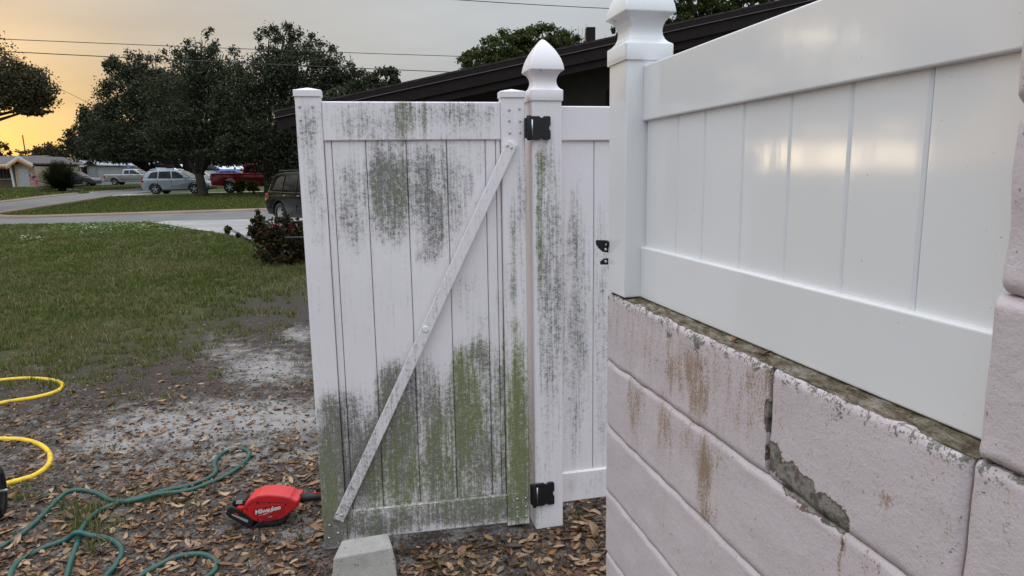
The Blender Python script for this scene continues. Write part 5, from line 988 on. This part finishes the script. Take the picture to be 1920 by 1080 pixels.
opening(h, 'window', u1(3.5), v1(334), u1(23)-u1(3.5), v1(317)-v1(334), 'curtain', 'stucco_beige', 0., 2); MB().box(u1(3), u1(25), -.25, .0, v1(336.5), v1(334.8)).build('sill', M['trim_white'], h); opening(h, 'door', u1(32), v1(348), u1(37)-u1(32), v1(316)-v1(348), 'curtain', 'stucco_brown'); opening(h, 'garage_door', u1(68), v1(349.5), u1(86)-u1(68), v1(317.5)-v1(349.5), 'door_grey', 'stucco_beige', -2.6)
MB().tube([(u1(52.5), -2.2, -.2), (u1(50), -2.2, v1(311))], .16, 4).build('porch_post', M['trim_white'], h)
# grey house
h = house_at('grey_house', 'grey roofed house with covered porch right of the sago palm', 84, 88.0, 0.)
def u1(px): return float(atY(px, 345, 88.0)[0]-h.location[0])
def v1(py, px=150): return float(atY(px, py, 88.0)[2]-h.location[2])
MB().box(u1(86), u1(180), 1.5, 9, -.3, v1(313)).build('wall', M['stucco_shade'], h); MB().box(u1(177), u1(198), -1.2, 8.5, -.3, v1(313)).build('garage_wall', M['stucco_grey'], h)
gable_x(h, 'roof', u1(80), u1(181), -1.6, 9.8, v1(312), v1(296.5), 'roof_grey'); gable_y(h, 'garage_roof', u1(172), u1(202), -1.7, 8.5, v1(311.5), v1(302.5), 'roof_grey')
MB().prism([(u1(176), v1(313)), (u1(199), v1(313)), (u1(187), v1(304))], lambda p, d: (p[0], d, p[1]), -1.18, -1.0).build('gable_wall', M['roof_brown'], h); MB().box(u1(84), u1(176), -1.66, -1.58, v1(313.5), v1(311.2)).build('eave_fascia', M['trim_white'], h)
for px in (153, 166.5): MB().box(u1(px)-.07, u1(px)+.07, -1.4, -1.26, -.2, v1(312)).build('porch_post', M['trim_white'], h)
opening(h, 'window', u1(140), v1(337), 1.6, 1.2, 'curtain', 'stucco_brown', 1.5, 1); opening(h, 'garage_door', u1(182), v1(348), u1(193)-u1(182), v1(319)-v1(348), 'stucco_grey', 'stucco_grey', -1.2)
def simple(name, label, px0, px1, ybase, yeave, yridge, Y, wall_, roof_, wins, doors=(), gab=False):
    h = house_at(name, label, px0, Y, 0.); U = lambda px: float(atY(px, 345, Y)[0]-h.location[0]); Vv = lambda py: float(atY((px0+px1)/2, py, Y)[2]-h.location[2])
    MB().box(U(px0), U(px1), 0, 8, -.3, Vv(yeave)).build('wall', M[wall_], h); (gable_y if gab else gable_x)(h, 'roof', U(px0)-.5, U(px1)+.5, -.6, 8.6, Vv(yeave)-.05, Vv(yridge), roof_)
    for a, b, c, d in wins: opening(h, 'window', U(a), Vv(d), U(b)-U(a), Vv(c)-Vv(d), 'glass_dark', 'trim_white')
    for a, b, c, d in doors: opening(h, 'door', U(a), Vv(d), U(b)-U(a), Vv(c)-Vv(d), 'curtain', 'trim_white')
    return h
simple('pale_house', 'pale grey house between the silver pickup and the oak trunks', 200, 272, 346, 314, 303, 104, 'stucco_white', 'roof_grey', [(246, 252, 320, 330), (258, 264, 320, 330)], [(268, 271, 320, 342)])
simple('yellow_house', 'small yellow house seen between the oak trunks', 286, 318, 340, 321, 309, 112, 'stucco_yellow', 'roof_white', [(302, 305, 323, 329), (308, 311, 323, 329)])
simple('blue_house', 'pale blue house behind the silver car', 330, 372, 340, 320, 308, 108, 'stucco_blue', 'roof_white', [(338, 340, 322, 329), (344, 346, 322, 329)], [(352, 357, 321, 338)])
simple('white_house', 'white house with dark porch above the red pickup', 384, 470, 340, 318, 309, 116, 'stucco_white', 'roof_white', [(418, 424, 320, 328), (428, 434, 320, 328), (400, 405, 320, 329)], [(410, 413, 320, 335)])
# ------------------------------------------------------------------ small things across the street
M['flag_red'] = plain('flag_red', (.45, .04, .05), .7); M['flag_blue'] = plain('flag_blue', (.03, .06, .30), .7); M['flag_white'] = plain('flag_white', (.65, .65, .65), .7); M['banner'] = plain('banner_blue', (.16, .18, .55), .7)
p = atY(355, 336, 90); t = thing('flag', 'red, white and blue flag on a short pole behind the silver car', 'flag', (p[0], p[1], float(gh(90)))); MB().tube([(0, 0, -.1), (0, 0, 3.0)], .03, 6).build('flag_pole', M['pole'], t)
for i in range(5): MB().box(.03, 1.1, -.01-.01*(i % 2), .01, 1.3+i*.3, 1.58+i*.3).build('stripe', M['flag_white' if i % 2 else 'flag_red'], t)
MB().box(.03, .5, -.04, -.021, 2.2, 2.8).build('canton', M['flag_blue'], t)
p = atY(418, 340, 86); t = thing('street_sign', 'small green street name sign on a pole above the red pickup', 'street sign', (p[0], p[1], float(gh(86)))); MB().tube([(0, 0, -.1), (0, 0, 2.6)], .035, 6).build('pole', M['alloy'], t); MB().box(-.35, .35, -.02, .02, 2.3, 2.52).build('sign_blade', M['sign_green'], t)
p = atY(246, 330, 92); t = thing('feather_banner', 'narrow blue and white banner leaning above the silver pickup', 'banner', (p[0], p[1], float(gh(92)))); MB().tube([(0, 0, -.1), (-.1, 0, 1.4), (-.75, 0, 3.0)], .02, 6).build('pole', M['pole'], t)
MB().prism([(-.05, 1.3), (.25, 1.3), (-.35, 2.9), (-.75, 3.0)], lambda p, d: (p[0], d, p[1]), -.015, .015).build('cloth', M['banner'], t)
# person stooping by the garage
M['skin'] = plain('skin', (.42, .25, .18), .6); M['pink'] = plain('pink_cloth', (.62, .10, .19), .8); M['dark_cloth'] = plain('dark_cloth', (.03, .035, .06), .8); M['shoe'] = plain('white_shoe', (.6, .6, .58), .7)
p = atY(68.5, 349, 76.8); p[2] = float(gh(76.8)); t = thing('person', 'person in pink clothes bending over in front of the garage door', 'person', p, 0)
def skinned(nm, verts, edges, rad, root, mat):
    me = bpy.data.meshes.new(nm); me.from_pydata(verts, edges, []); o = link_mesh(nm, me, M[mat], t); md = o.modifiers.new('skin', 'SKIN'); me.skin_vertices[0].data[root].use_root = True
    for i, r_ in enumerate(rad): me.skin_vertices[0].data[i].radius = (r_, r_)
    s_ = o.modifiers.new('sub', 'SUBSURF'); s_.levels = 1; s_.render_levels = 2; md.use_smooth_shade = True; return o
skinned('body', [(0,0,.88),(-.12,0,1.12),(-.30,0,1.30),(-.42,0,1.32),(-.52,-.02,1.27),(.02,-.11,.84),(-.02,-.13,.46),(.04,-.13,.07),(-.08,-.14,.04),(.02,.11,.84),(.06,.13,.46),(.12,.13,.07),(0,.14,.04),(-.28,-.19,1.26),(-.36,-.24,.98),(-.48,-.22,.76),(-.28,.19,1.26),(-.38,.24,.98),(-.50,.2,.76)],
        [(0,1),(1,2),(2,3),(3,4),(0,5),(5,6),(6,7),(7,8),(0,9),(9,10),(10,11),(11,12),(2,13),(13,14),(14,15),(2,16),(16,17),(17,18)], [.17,.16,.15,.07,.115,.105,.075,.05,.045,.105,.075,.05,.045,.07,.05,.038,.07,.05,.038], 0, 'pink')
MB().lathe([(.01,-.10),(.08,-.08),(.125,-.01),(.13,.05),(.10,.11),(.03,.14)], 12, (-.53, -.02, 1.31)).build('hair', M['dark_cloth'], t, smooth=True)
MB().lathe([(.20,-.02),(.205,.1),(.19,.22),(.16,.3)], 14, (-.14, 0, 1.06)).build('jacket', M['dark_cloth'], t, smooth=True)
for y_ in (-.14, .14): MB().box(-.18 if y_ < 0 else -.10, .10 if y_ < 0 else .18, y_-.05, y_+.05, 0, .09).build('shoe', M['shoe'], t, .02)
